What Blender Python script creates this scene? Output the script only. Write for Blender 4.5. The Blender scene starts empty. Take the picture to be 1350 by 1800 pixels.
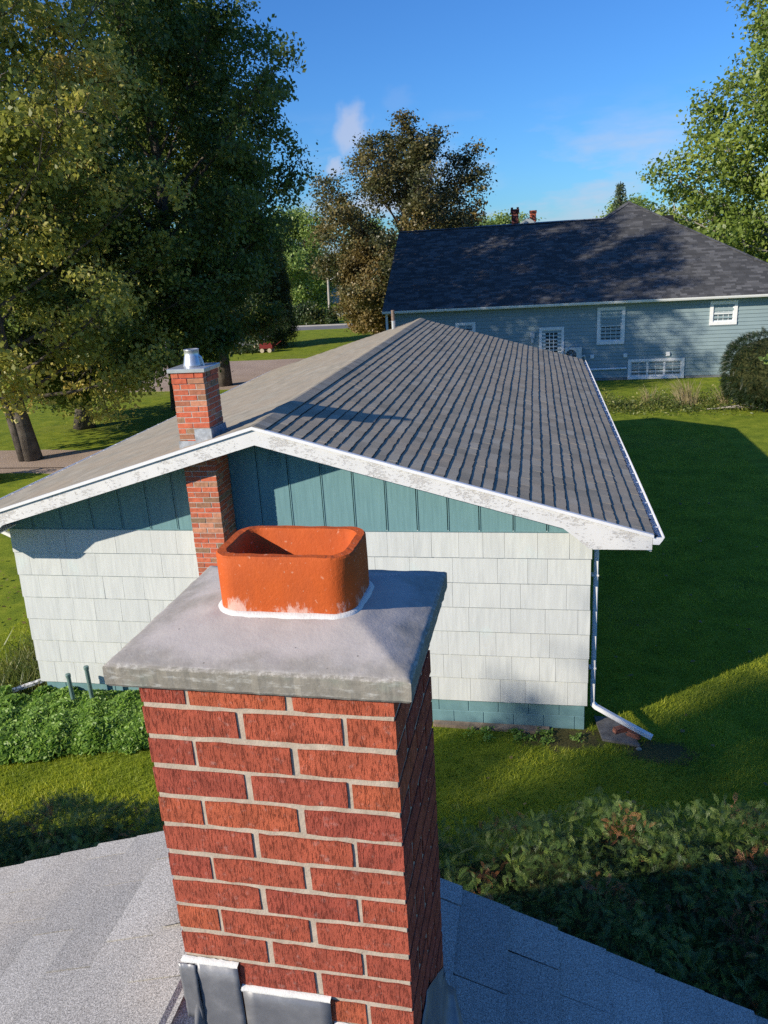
import bpy, math, random
import numpy as np
from mathutils import Vector, Matrix

random.seed(7); RNG = np.random.default_rng(11)
SC = bpy.context.scene; COL = SC.collection
R = math.radians

# ------------------------------------------------------------------ camera
cam = bpy.data.cameras.new('camera'); cam_o = bpy.data.objects.new('camera', cam); COL.objects.link(cam_o)
cam.sensor_fit = 'VERTICAL'; cam.sensor_height = 36.0; cam.lens = 36.0 * 1390 / 1800
cam.clip_start = 0.05; cam.clip_end = 3000
YAW, PITCH, ROLL, HC = 0.1977, 0.3147, -0.0602, 6.152
fw = Vector((-math.sin(YAW) * math.cos(PITCH), math.cos(YAW) * math.cos(PITCH), -math.sin(PITCH)))
rt = Vector((math.cos(YAW), math.sin(YAW), 0)); up = rt.cross(fw)
c_, s_ = math.cos(ROLL), math.sin(ROLL)
r2 = c_ * rt + s_ * up; u2 = -s_ * rt + c_ * up
M = Matrix((r2, u2, -fw)).transposed().to_4x4(); M.translation = (0, 0, HC)
cam_o.matrix_world = M
SC.camera = cam_o

# ------------------------------------------------------------------ sun and sky
SUN_EL, SUN_AZ = R(24), R(50.5)            # azimuth of travel, clockwise from +Y
trav = Vector((math.sin(SUN_AZ) * math.cos(SUN_EL), math.cos(SUN_AZ) * math.cos(SUN_EL), -math.sin(SUN_EL)))
sun = bpy.data.lights.new('sun', 'SUN'); sun.energy = 5.0; sun.angle = R(0.5); sun.color = (1.0, 0.89, 0.72)
sun_o = bpy.data.objects.new('sun', sun); COL.objects.link(sun_o)
sun_o.rotation_euler = trav.to_track_quat('-Z', 'Y').to_euler(); sun_o.location = (-30, -25, 30)

W = bpy.data.worlds.new('World'); SC.world = W; W.use_nodes = True
nt = W.node_tree; N = nt.nodes; L = nt.links
bg = N['Background']; bg.inputs[1].default_value = 0.088
sky = N.new('ShaderNodeTexSky'); sky.sky_type = 'NISHITA'; sky.sun_disc = False
sky.sun_elevation = SUN_EL; sky.sun_rotation = SUN_AZ + math.pi
sky.air_density = 1.1; sky.dust_density = 0.25; sky.ozone_density = 2.2
hs = N.new('ShaderNodeMix'); hs.data_type = 'RGBA'; hs.blend_type = 'MULTIPLY'; hs.inputs[0].default_value = 1.0
L.new(sky.outputs[0], hs.inputs[6]); hs.inputs[7].default_value = (0.37, 0.80, 1.45, 1)      # clear cool autumn air
tc = N.new('ShaderNodeTexCoord')
# thin fair-weather cloud: wisps low over the horizon all round, a few small puffs higher up
sep = N.new('ShaderNodeSeparateXYZ'); L.new(tc.outputs['Generated'], sep.inputs[0])
mp = N.new('ShaderNodeMapping'); mp.inputs['Scale'].default_value = (3.2, 3.2, 11.0); mp.inputs['Location'].default_value = (0.35, 0.1, 0.2)
L.new(tc.outputs['Generated'], mp.inputs[0])
no = N.new('ShaderNodeTexNoise'); no.inputs['Scale'].default_value = 2.2; no.inputs['Detail'].default_value = 6; no.inputs['Roughness'].default_value = 0.55
L.new(mp.outputs[0], no.inputs[0])
cr = N.new('ShaderNodeValToRGB'); cr.color_ramp.elements[0].position = 0.46; cr.color_ramp.elements[1].position = 0.66
L.new(no.outputs[0], cr.inputs[0])
band = N.new('ShaderNodeValToRGB'); e = band.color_ramp.elements
e[0].position = 0.0; e[0].color = (0.9, 0.9, 0.9, 1); e[1].position = 0.16; e[1].color = (0, 0, 0, 1)
e2 = band.color_ramp.elements.new(0.07); e2.color = (0.7, 0.7, 0.7, 1)
L.new(sep.outputs[2], band.inputs[0])
m1 = N.new('ShaderNodeMath'); m1.operation = 'MULTIPLY'; L.new(cr.outputs[0], m1.inputs[0]); L.new(band.outputs[0], m1.inputs[1])
def puff(px, py, rad, squash):
    f = 1390.0
    d = (fw + r2 * ((px - 675) / f) - u2 * ((py - 900) / f)).normalized()
    vm = N.new('ShaderNodeVectorMath'); vm.operation = 'SUBTRACT'; vm.inputs[1].default_value = d
    L.new(tc.outputs['Generated'], vm.inputs[0])
    sc_ = N.new('ShaderNodeVectorMath'); sc_.operation = 'MULTIPLY'; sc_.inputs[1].default_value = (1 / rad, 1 / rad, squash / rad)
    L.new(vm.outputs[0], sc_.inputs[0])
    n2 = N.new('ShaderNodeTexNoise'); n2.inputs['Scale'].default_value = 1.1; n2.inputs['Detail'].default_value = 5
    L.new(sc_.outputs[0], n2.inputs[0])
    ln = N.new('ShaderNodeVectorMath'); ln.operation = 'LENGTH'; L.new(sc_.outputs[0], ln.inputs[0])
    a = N.new('ShaderNodeMath'); a.operation = 'SUBTRACT'; a.inputs[0].default_value = 0.72; L.new(ln.outputs['Value'], a.inputs[1])
    b = N.new('ShaderNodeMath'); b.operation = 'MULTIPLY_ADD'; L.new(n2.outputs[0], b.inputs[0]); b.inputs[1].default_value = 1.5
    L.new(a.outputs[0], b.inputs[2])
    r_ = N.new('ShaderNodeMapRange'); r_.interpolation_type = 'SMOOTHSTEP'
    r_.inputs[1].default_value = 0.62; r_.inputs[2].default_value = 1.25; r_.inputs[4].default_value = 0.62
    L.new(b.outputs[0], r_.inputs[0]); return r_.outputs[0]
acc = m1.outputs[0]
for p in ((617, 222, 0.034, 0.9), (700, 172, 0.03, 1.6), (590, 292, 0.02, 1.2), (865, 320, 0.03, 2.0)):
    mx = N.new('ShaderNodeMath'); mx.operation = 'MAXIMUM'; L.new(acc, mx.inputs[0])
    o_ = puff(*p)
    if p[0] == 700 or p[0] == 865:
        g = N.new('ShaderNodeMath'); g.operation = 'MULTIPLY'; g.inputs[1].default_value = 0.14; L.new(o_, g.inputs[0]); o_ = g.outputs[0]
    L.new(o_, mx.inputs[1]); acc = mx.outputs[0]
mixc = N.new('ShaderNodeMix'); mixc.data_type = 'RGBA'
L.new(acc, mixc.inputs[0]); L.new(hs.outputs[2], mixc.inputs[6]); mixc.inputs[7].default_value = (5.4, 5.7, 7.0, 1)
L.new(mixc.outputs[2], bg.inputs[0])

SC.view_settings.view_transform = 'Standard'; SC.view_settings.look = 'None'
SC.view_settings.exposure = 0.32; SC.view_settings.gamma = 1.0
SC.cycles.max_bounces = 6; SC.cycles.transparent_max_bounces = 8
SC.cycles.use_denoising = False

# ------------------------------------------------------------------ helpers
BASE = {}
class MB:
    def __init__(self): self.v = []; self.f = []
    def add(self, vs, fs):
        o = len(self.v); self.v.extend(vs); self.f.extend([tuple(i + o for i in f) for f in fs]); return self
    def box(self, x0, x1, y0, y1, z0, z1):
        return self.add([(x0, y0, z0), (x1, y0, z0), (x1, y1, z0), (x0, y1, z0), (x0, y0, z1), (x1, y0, z1), (x1, y1, z1), (x0, y1, z1)],
                        [(0, 3, 2, 1), (4, 5, 6, 7), (0, 1, 5, 4), (1, 2, 6, 5), (2, 3, 7, 6), (3, 0, 4, 7)])
    def prism_y(self, poly, y0, y1):      # poly of (x,z), counter-clockwise seen from -y
        n = len(poly); vs = [(x, y0, z) for x, z in poly] + [(x, y1, z) for x, z in poly]
        fs = [tuple(range(n)), tuple(range(2 * n - 1, n - 1, -1))] + [((i + 1) % n, i, i + n, (i + 1) % n + n) for i in range(n)]
        return self.add(vs, fs)
    def prism_x(self, poly, x0, x1):      # poly of (y,z)
        n = len(poly); vs = [(x0, y, z) for y, z in poly] + [(x1, y, z) for y, z in poly]
        fs = [tuple(range(n - 1, -1, -1)), tuple(range(n, 2 * n))] + [(i, (i + 1) % n, (i + 1) % n + n, i + n) for i in range(n)]
        return self.add(vs, fs)
    def prism_z(self, poly, z0, z1):
        n = len(poly); vs = [(x, y, z0) for x, y in poly] + [(x, y, z1) for x, y in poly]
        fs = [tuple(range(n - 1, -1, -1)), tuple(range(n, 2 * n))] + [(i, (i + 1) % n, (i + 1) % n + n, i + n) for i in range(n)]
        return self.add(vs, fs)
    def tube(self, pts, rads, n=8, cap=True):
        pts = [Vector(p) for p in pts]; vs = []; fs = []
        ref = Vector((0, 0, 1))
        for i, p in enumerate(pts):
            d = (pts[min(i + 1, len(pts) - 1)] - pts[max(i - 1, 0)]).normalized()
            a = d.cross(ref if abs(d.z) < .95 else Vector((1, 0, 0))).normalized(); b = a.cross(d)
            for k in range(n):
                t = 2 * math.pi * k / n
                vs.append(tuple(p + rads[i] * (math.cos(t) * a + math.sin(t) * b)))
        for i in range(len(pts) - 1):
            for k in range(n):
                fs.append((i * n + k, i * n + (k + 1) % n, (i + 1) * n + (k + 1) % n, (i + 1) * n + k))
        if cap:
            fs.append(tuple(range(n - 1, -1, -1))); fs.append(tuple(range((len(pts) - 1) * n, len(pts) * n)))
        return self.add(vs, fs)
    def lathe(self, prof, cx, cy, n=16):  # prof of (r,z)
        vs = []; fs = []
        for r, z in prof:
            for k in range(n):
                t = 2 * math.pi * k / n; vs.append((cx + r * math.cos(t), cy + r * math.sin(t), z))
        for i in range(len(prof) - 1):
            for k in range(n): fs.append((i * n + k, i * n + (k + 1) % n, (i + 1) * n + (k + 1) % n, (i + 1) * n + k))
        fs.append(tuple(range(n - 1, -1, -1))); fs.append(tuple(range((len(prof) - 1) * n, len(prof) * n)))
        return self.add(vs, fs)
    def mesh(self, name, bevel=0, smooth=False):
        me = bpy.data.meshes.new(name); me.from_pydata(self.v, [], self.f); me.update()
        if smooth: me.polygons.foreach_set('use_smooth', [True] * len(me.polygons))
        if bevel:
            import bmesh
            bm = bmesh.new(); bm.from_mesh(me)
            bmesh.ops.bevel(bm, geom=list(bm.edges), offset=bevel, segments=1, affect='EDGES'); bm.to_mesh(me); bm.free()
        return me

def fast_mesh(name, verts, faces, tone=None, smooth=False):
    verts = np.asarray(verts, np.float32); faces = np.asarray(faces, np.int32)
    me = bpy.data.meshes.new(name); k = faces.shape[1]
    me.vertices.add(len(verts)); me.vertices.foreach_set('co', verts.ravel())
    me.loops.add(faces.size); me.loops.foreach_set('vertex_index', faces.ravel())
    me.polygons.add(len(faces)); me.polygons.foreach_set('loop_start', np.arange(0, faces.size, k, dtype=np.int32))
    try: me.polygons.foreach_set('loop_total', np.full(len(faces), k, np.int32))
    except Exception: pass
    if smooth: me.polygons.foreach_set('use_smooth', np.ones(len(faces), bool))
    if tone is not None:
        a = me.attributes.new('tone', 'FLOAT', 'FACE'); a.data.foreach_set('value', np.asarray(tone, np.float32))
    me.update(calc_edges=True); me.validate()
    return me

def empty(name, loc):
    o = bpy.data.objects.new(name, None); COL.objects.link(o); o.location = loc; o.empty_display_size = .2
    BASE[o.name] = Vector(loc); return o
def obj(name, me, mat=None, parent=None, loc=None, rot=None, scale=None, label=None):
    if isinstance(me, MB): me = me.mesh(name)
    o = bpy.data.objects.new(name, me); COL.objects.link(o)
    if mat is not None and not me.materials: me.materials.append(mat)
    if parent is not None:
        o.parent = parent
        if parent.name in BASE: o.matrix_parent_inverse = Matrix.Translation(-BASE[parent.name])
    if loc is not None: o.location = loc
    if rot is not None: o.rotation_euler = rot
    if scale is not None: o.scale = scale
    if label: o['label'] = label
    return o
def lobj(name, me, mat, parent, **k):     # local coordinates under the parent
    if isinstance(me, MB): me = me.mesh(name)
    o = obj(name, me, mat, None, **k); o.parent = parent; return o
def tag(o, label, cat, group=None, kind=None):
    o['label'] = label; o['category'] = cat
    if group: o['group'] = group
    if kind: o['kind'] = kind
    return o
def structure(name, me, mat, label=None):
    o = obj(name, me, mat); o['kind'] = 'structure'
    if label: o['label'] = label
    return o
def stuffpart(o): o['kind'] = 'stuff'; return o

# ------------------------------------------------------------------ materials
class NB:
    """tiny node builder around one principled material"""
    def __init__(self, name, rough=.8, spec=.3, metal=0):
        self.m = bpy.data.materials.new(name); self.m.use_nodes = True
        self.t = self.m.node_tree; self.n = self.t.nodes; self.l = self.t.links
        self.p = self.n['Principled BSDF']
        self.p.inputs['Roughness'].default_value = rough; self.p.inputs['Specular IOR Level'].default_value = spec
        self.p.inputs['Metallic'].default_value = metal
    def coord(self, kind='pos', scale=(1, 1, 1)):
        if kind == 'pos': o = self.n.new('ShaderNodeNewGeometry').outputs['Position']
        else: o = self.n.new('ShaderNodeTexCoord').outputs['Object']
        m = self.n.new('ShaderNodeVectorMath'); m.operation = 'MULTIPLY'; m.inputs[1].default_value = scale
        self.l.new(o, m.inputs[0]); return m.outputs[0]
    def shifted(self, vec):
        r = self.n.new('ShaderNodeObjectInfo').outputs['Random']
        c = self.n.new('ShaderNodeMath'); c.operation = 'MULTIPLY'; c.inputs[1].default_value = 137.0; self.l.new(r, c.inputs[0])
        a = self.n.new('ShaderNodeVectorMath'); a.operation = 'ADD'; self.l.new(vec, a.inputs[0]); self.l.new(c.outputs[0], a.inputs[1]); return a.outputs[0]
    def noise(self, vec, scale=5, detail=4, rough=.55):
        n = self.n.new('ShaderNodeTexNoise'); n.inputs['Scale'].default_value = scale; n.inputs['Detail'].default_value = detail
        n.inputs['Roughness'].default_value = rough; self.l.new(vec, n.inputs['Vector']); return n.outputs['Fac']
    def random(self): return self.n.new('ShaderNodeObjectInfo').outputs['Random']
    def attr(self, nm='tone'):
        a = self.n.new('ShaderNodeAttribute'); a.attribute_name = nm; return a.outputs['Fac']
    def ramp(self, fac, stops):
        r = self.n.new('ShaderNodeValToRGB'); e = r.color_ramp.elements
        while len(e) < len(stops): e.new(.5)
        for i, (p, c) in enumerate(stops):
            e[i].position = p; e[i].color = (*c, 1) if len(c) == 3 else c
        self.l.new(fac, r.inputs[0]); return r.outputs[0]
    def mix(self, fac, a, b, mode='MIX'):
        m = self.n.new('ShaderNodeMix'); m.data_type = 'RGBA'; m.blend_type = mode
        for s, v in ((0, fac), (6, a), (7, b)):
            if hasattr(v, 'is_output'): self.l.new(v, m.inputs[s])
            elif s == 0: m.inputs[0].default_value = v
            else: m.inputs[s].default_value = (*v, 1)
        return m.outputs[2]
    def math(self, op, a, b=0.0, c=None):
        m = self.n.new('ShaderNodeMath'); m.operation = op
        for i, v in enumerate((a, b) if c is None else (a, b, c)):
            if hasattr(v, 'is_output'): self.l.new(v, m.inputs[i])
            else: m.inputs[i].default_value = v
        return m.outputs[0]
    def smooth(self, v, a, b):
        m = self.n.new('ShaderNodeMapRange'); m.interpolation_type = 'SMOOTHSTEP'
        m.inputs[1].default_value = a; m.inputs[2].default_value = b; self.l.new(v, m.inputs[0]); return m.outputs[0]
    def sepz(self, vec, k=2):
        s = self.n.new('ShaderNodeSeparateXYZ'); self.l.new(vec, s.inputs[0]); return s.outputs[k]
    def color(self, c):
        if hasattr(c, 'is_output'): self.l.new(c, self.p.inputs['Base Color'])
        else: self.p.inputs['Base Color'].default_value = (*c, 1)
        return self
    def rough(self, v): self.l.new(v, self.p.inputs['Roughness']); return self
    def bump(self, h, dist=.01, strength=1.0):
        b = self.n.new('ShaderNodeBump'); b.inputs['Distance'].default_value = dist; b.inputs['Strength'].default_value = strength
        if self.p.inputs['Normal'].links: self.l.new(self.p.inputs['Normal'].links[0].from_socket, b.inputs['Normal'])
        self.l.new(h, b.inputs['Height']); self.l.new(b.outputs[0], self.p.inputs['Normal']); return self

def plain(name, col, rough=.6, spec=.3, metal=0, var=.12, scale=6, bump=0):
    b = NB(name, rough, spec, metal); p = b.coord(); n = b.noise(p, scale, 5)
    d = tuple(x * (1 - var) for x in col); u_ = tuple(min(1, x * (1 + var)) for x in col)
    b.color(b.ramp(n, [(.3, d), (.7, u_)]))
    if bump: b.bump(b.noise(p, scale * 8, 3), bump)
    return b.m

def leaf_mat(name, stops, trans=.3, nscale=.35, mixn=.45, rough=.46):
    b = NB(name, rough, .5)
    t = b.attr(); n = b.noise(b.coord(), nscale, 3)
    n = b.smooth(n, .3, .7)
    f = b.math('ADD', b.math('MULTIPLY', t, 1 - mixn), b.math('MULTIPLY', n, mixn))
    col = b.ramp(f, stops); b.color(col)
    tr = b.n.new('ShaderNodeBsdfTranslucent'); hsn = b.n.new('ShaderNodeHueSaturation'); hsn.inputs['Value'].default_value = 1.3
    b.l.new(col, hsn.inputs['Color']); b.l.new(hsn.outputs[0], tr.inputs['Color'])
    ms = b.n.new('ShaderNodeMixShader'); ms.inputs[0].default_value = trans
    b.l.new(b.p.outputs[0], ms.inputs[1]); b.l.new(tr.outputs[0], ms.inputs[2])
    b.l.new(ms.outputs[0], b.n['Material Output'].inputs[0]); return b.m

MT = {}
# front chimney brick: wire-cut face, vertical drag marks
def brick_mat(name, stops, drag=True, dark=(.07, .012, .01)):
    b = NB(name, .88, .2)
    v = b.shifted(b.coord('obj'))
    # drag marks run vertically: noise stretched along z
    s = b.n.new('ShaderNodeVectorMath'); s.operation = 'MULTIPLY'; s.inputs[1].default_value = (1, 1, .15); b.l.new(v, s.inputs[0])
    st = b.noise(s.outputs[0], 520, 3, .65); st2 = b.noise(s.outputs[0], 210, 3, .6); gr = b.noise(v, 520, 2, .7)
    base = b.ramp(b.random(), stops)
    mott = b.ramp(b.noise(v, 22, 4), [(.3, (.72, .72, .74)), (.7, (1.15, 1.12, 1.1))])
    col = b.mix(1.0, base, mott, 'MULTIPLY')
    if drag:
        g = b.smooth(b.math('ADD', b.math('MULTIPLY', st, .6), b.math('MULTIPLY', st2, .4)), .36, .5)
        col = b.mix(b.math('MULTIPLY', b.math('SUBTRACT', 1.0, g), .5), col, dark)  # shadow inside the drag grooves painted as dark colour
        hz = b.smooth(b.noise(v, 60, 3), .58, .75)
        col = b.mix(b.math('MULTIPLY', hz, .28), col, (.55, .36, .32))
        h = b.math('ADD', b.math('MULTIPLY', g, .62), b.math('MULTIPLY', gr, .38)); b.bump(h, .0042, 1.0)
    else: b.bump(b.noise(v, 160, 4), .003, .8)
    b.color(col); return b.m
MT['brick'] = brick_mat('red_wirecut_brick', [(0, (.37, .082, .054)), (.35, (.41, .096, .058)), (.8, (.44, .104, .057)), (1, (.50, .126, .060))])
MT['brick2'] = brick_mat('old_mixed_brick', [(0, (.52, .12, .065)), (.3, (.60, .17, .09)), (.55, (.55, .13, .07)), (.7, (.28, .18, .11)), (.85, (.62, .27, .16)), (1, (.32, .21, .13))], False)
b = NB('mortar', .95, .1); p = b.coord()
b.color(b.ramp(b.noise(p, 30, 5), [(.3, (.36, .30, .235)), (.7, (.52, .44, .355))])); b.bump(b.noise(p, 200, 3), .0016, .7); b.bump(b.noise(p, 40, 3), .004, .5); MT['mortar'] = b.m
b = NB('mortar_grey', .95, .1); p = b.coord()
b.color(b.ramp(b.noise(p, 30, 5), [(.3, (.42, .37, .33)), (.7, (.55, .49, .44))])); b.bump(b.noise(p, 120, 4), .004, .9); MT['mortar2'] = b.m
# cast concrete cap: buff front, pale bloom on the slopes, pinholes
b = NB('concrete', .9, .2); p = b.coord()
geo = b.n.new('ShaderNodeNewGeometry'); nz = b.sepz(geo.outputs['True Normal'])
base = b.ramp(b.noise(p, 9, 6, .65), [(.3, (.215, .20, .168)), (.7, (.275, .255, .222))])
fine = b.ramp(b.noise(p, 75, 5, .7), [(.3, (.80, .80, .79)), (.7, (1.14, 1.14, 1.13))])
base = b.mix(1.0, base, fine, 'MULTIPLY')
st = b.noise(b.coord('pos', (1, 1, 3.5)), 28, 5, .7)
base = b.mix(b.math('MULTIPLY', b.smooth(st, .5, .68), .55), base, (.50, .50, .47))
base = b.mix(b.math('MULTIPLY', b.smooth(nz, .6, .95), .62), base, b.ramp(b.noise(p, 40, 5, .7), [(.3, (.36, .335, .30)), (.7, (.45, .42, .38))]))
grn = b.math('MULTIPLY', b.smooth(b.noise(b.coord('pos', (1, 1, 2)), 11, 4), .5, .7), .35)
base = b.mix(b.math('MULTIPLY', grn, b.math('SUBTRACT', 1.0, b.smooth(nz, .3, .6))), base, (.25, .30, .25))
zc_ = b.sepz(p); bl = b.smooth(b.math('ADD', b.noise(b.coord('pos', (1, 1, 1)), 7.5, 5, .6), b.math('MULTIPLY', b.smooth(zc_, 5.470, 5.496), .26)), .46, .74)
bl = b.math('MULTIPLY', bl, b.smooth(nz, .75, .95))
base = b.mix(b.math('MULTIPLY', bl, .8), base, b.ramp(b.noise(p, 14, 4), [(.3, (.46, .43, .405)), (.7, (.53, .49, .46))]))
arr = b.math('MULTIPLY', b.smooth(zc_, 5.4630, 5.4655), b.math('SUBTRACT', 1.0, b.smooth(zc_, 5.4685, 5.4730)))
base = b.mix(b.math('MULTIPLY', arr, b.math('MULTIPLY', b.smooth(b.noise(p, 75, 5, .75), .50, .58), .32)), base, (.66, .63, .58))
vo = b.n.new('ShaderNodeTexVoronoi'); vo.inputs['Scale'].default_value = 42; b.l.new(p, vo.inputs['Vector'])
pin = b.math('SUBTRACT', 1.0, b.smooth(vo.outputs['Distance'], .03, .11)); pin = b.math('MULTIPLY', pin, b.smooth(b.noise(p, 14, 1), .55, .62))
base = b.mix(b.math('MULTIPLY', pin, .7), base, (.06, .055, .05)); b.color(base)
b.bump(b.noise(p, 130, 5, .7), .0014, .6); b.bump(b.noise(p, 18, 3), .004, .3); MT['concrete'] = b.m
# terracotta flue
b = NB('terracotta', .72, .25); p = b.coord()
base = b.ramp(b.noise(p, 14, 4), [(.3, (.46, .082, .014)), (.7, (.53, .102, .018))])
base = b.mix(b.math('MULTIPLY', b.smooth(b.noise(b.coord('pos', (1, 1, .35)), 9, 5, .65), .45, .7), .45), base, (.36, .075, .022))
z = b.sepz(p); low = b.math('SUBTRACT', 1.0, b.smooth(z, 5.506, 5.572))
sm = b.smooth(b.math('ADD', b.noise(b.coord('pos', (1, 1, .5)), 26, 6, .7), b.math('MULTIPLY', low, .22)), .68, .80)
base = b.mix(b.math('MULTIPLY', sm, .62), base, (.72, .55, .48))
base = b.mix(b.math('MULTIPLY', b.smooth(b.noise(p, 110, 2), .66, .72), .3), base, (.75, .5, .35))
b.color(base); b.bump(b.noise(p, 120, 2), .0016, .6); b.bump(b.noise(p, 420, 2), .0008, .6); MT['terracotta'] = b.m
MT['sealant'] = plain('white_sealant', (.66, .655, .63), .55, .3, 0, .06, 30, .001)
b = NB('lead', .5, .4, .25); p = b.coord()
b.color(b.ramp(b.noise(p, 12, 6, .65), [(.25, (.13, .135, .15)), (.55, (.19, .195, .21)), (.8, (.30, .30, .31))]))
b.rough(b.ramp(b.noise(p, 20, 4), [(.3, (.33,) * 3), (.7, (.58,) * 3)])); b.bump(b.noise(p, 24, 4), .002, .5); MT['lead'] = b.m
# asphalt shingle granules
def shingle_mat(name, lo, hi, spots, gran=420, tone='random', tint=None, spk=.9, big=1.3):
    b = NB(name, .95, .12); p = b.coord()
    t = b.random() if tone == 'random' else b.attr()
    base = b.ramp(t, [(0, lo), (1, hi)])
    if tint: base = b.mix(b.math('MULTIPLY', b.smooth(b.noise(p, big, 4), .42, .62), .7), base, tint)
    g = b.noise(p, gran, 2, .7); s = b.ramp(g, spots)
    base = b.mix(spk, base, s, 'MULTIPLY')
    b.color(b.mix(.8, base, b.ramp(b.noise(p, 3.1, 4), [(.3, (.86,) * 3), (.7, (1.1,) * 3)]), 'MULTIPLY'))
    b.bump(g, .002, .7); return b.m
SP = [(.32, (.28,) * 3), (.5, (.95,) * 3), (.68, (1.75,) * 3)]
MT['own'] = shingle_mat('pale_grey_shingle', (.31, .305, .295), (.42, .41, .39), SP, 300, 'random', (.42, .39, .35))
MT['own_t'] = shingle_mat('pale_grey_shingle_field', (.31, .305, .295), (.42, .41, .39), SP, 300, 'tone', (.42, .39, .35))
SP2 = [(.3, (.7,) * 3), (.7, (1.3,) * 3)]
MT['roof'] = shingle_mat('weathered_brown_grey_shingle', (.265, .240, .190), (.405, .368, .295), SP2, 160, 'random', (.385, .325, .245))
MT['roof_t'] = shingle_mat('weathered_brown_grey_shingle_field', (.265, .240, .190), (.405, .368, .295), SP2, 160, 'tone', (.385, .325, .245))
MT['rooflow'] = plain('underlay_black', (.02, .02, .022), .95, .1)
MT['slate'] = shingle_mat('charcoal_shingle', (.058, .060, .064), (.130, .132, .138), SP2, 40, 'tone')
# white siding shakes with vertical grain
b = NB('white_shake', .62, .3); v = b.shifted(b.coord('obj'))
cell = b.math('FLOOR', b.math('MULTIPLY', b.math('SUBTRACT', b.sepz(b.coord()), .3952), 1 / .3438)); cv = b.n.new('ShaderNodeCombineXYZ'); b.l.new(b.math('MULTIPLY', cell, 7.31), cv.inputs[0]); b.l.new(b.math('MULTIPLY', cell, 3.7), cv.inputs[1])
w_ = b.n.new('ShaderNodeVectorMath'); w_.operation = 'ADD'; b.l.new(b.coord('pos', (1, 1, .05)), w_.inputs[0]); b.l.new(cv.outputs[0], w_.inputs[1]); w_ = w_.outputs[0]; gr = b.noise(w_, 26, 3, .55); gr2 = b.noise(w_, 9, 3)
base = b.ramp(gr, [(.34, (.545, .575, .575)), (.62, (.615, .645, .640))])
base = b.mix(.5, base, b.ramp(b.random(), [(0, (.88, .89, .90)), (1, (1, 1, .99))]), 'MULTIPLY')
pt = b.smooth(b.noise(b.coord('pos', (1.2, 1, 1)), 1.15, 3), .60, .68)
base = b.mix(b.math('MULTIPLY', pt, .28), base, (.56, .70, .71))
dirt = b.smooth(b.noise(b.coord('pos', (3, 1, 1)), 2.5, 5), .55, .75); base = b.mix(b.math('MULTIPLY', dirt, .14), base, (.40, .40, .38))
b.color(base); b.bump(gr, .0025, .35); MT['shake'] = b.m
b = NB('teal_board', .6, .3); p = b.coord()
base = b.ramp(b.noise(b.coord('pos', (1, 1, .08)), 30, 4), [(.3, (.135, .265, .29)), (.7, (.17, .32, .345))])
base = b.mix(b.math('MULTIPLY', b.smooth(b.noise(b.coord('pos', (1, 1, .1)), 60, 4), .62, .7), .35), base, (.22, .36, .38))
b.color(base); b.bump(b.noise(b.coord('pos', (1, 1, .05)), 60, 3), .002, .6); MT['teal'] = b.m
b = NB('teal_block', .7, .3); p = b.coord()
b.color(b.ramp(b.noise(p, 6, 5), [(.3, (.125, .245, .275)), (.7, (.165, .305, .335))])); b.bump(b.noise(p, 110, 3), .004, .7); MT['block'] = b.m
MT['block_joint'] = plain('teal_joint', (.20, .34, .37), .8, .2)
b = NB('peeling_white_paint', .6, .3); p = b.coord()
n1 = b.math('ADD', b.math('MULTIPLY', b.noise(b.coord('pos', (.7, 1, 1.6)), 26, 6, .72), .6), b.math('MULTIPLY', b.noise(b.coord('pos', (1, 1, 1)), 3.2, 3), .4)); pk = b.smooth(n1, .53, .57)
wood = b.ramp(b.noise(b.coord('pos', (.3, 1, 3)), 40, 4), [(.3, (.40, .375, .35)), (.7, (.58, .56, .53))])
base = b.mix(b.math('MULTIPLY', pk, .62), b.ramp(b.noise(p, 3, 4), [(.3, (.66, .665, .66)), (.7, (.74, .74, .73))]), wood); b.color(base)
b.bump(b.math('SUBTRACT', 1.0, pk), .003, .8); MT['peel'] = b.m
MT['white'] = plain('white_metal', (.80, .81, .82), .4, .45, 0, .04, 5)
MT['trimwhite'] = plain('white_vinyl', (.78, .79, .80), .5, .4, 0, .04, 5)
MT['galv'] = plain('galvanised_steel', (.62, .64, .66), .38, .5, .75, .12, 12)
MT['galvdull'] = plain('dull_galvanised_flashing', (.40, .43, .47), .5, .5, .4, .3, 14)
MT['dark'] = plain('dark_void', (.012, .012, .014), .9, .1)
MT['debris'] = plain('leaf_debris', (.06, .045, .03), .95, .1, 0, .5, 30, .01)
b = NB('blue_vinyl', .5, .35); p = b.coord()
b.color(b.ramp(b.noise(p, 1.2, 4), [(.3, (.225, .300, .325)), (.7, (.255, .335, .355))])); MT['vinyl'] = b.m
b = NB('window_glass', .06, .6); b.color((.035, .045, .055)); MT['glass'] = b.m
MT['curtain'] = plain('pale_curtain', (.50, .56, .56), .9, .1, 0, .25, 9)
MT['blind'] = plain('window_blind', (.16, .16, .165), .8, .2, 0, .1, 3)
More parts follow.
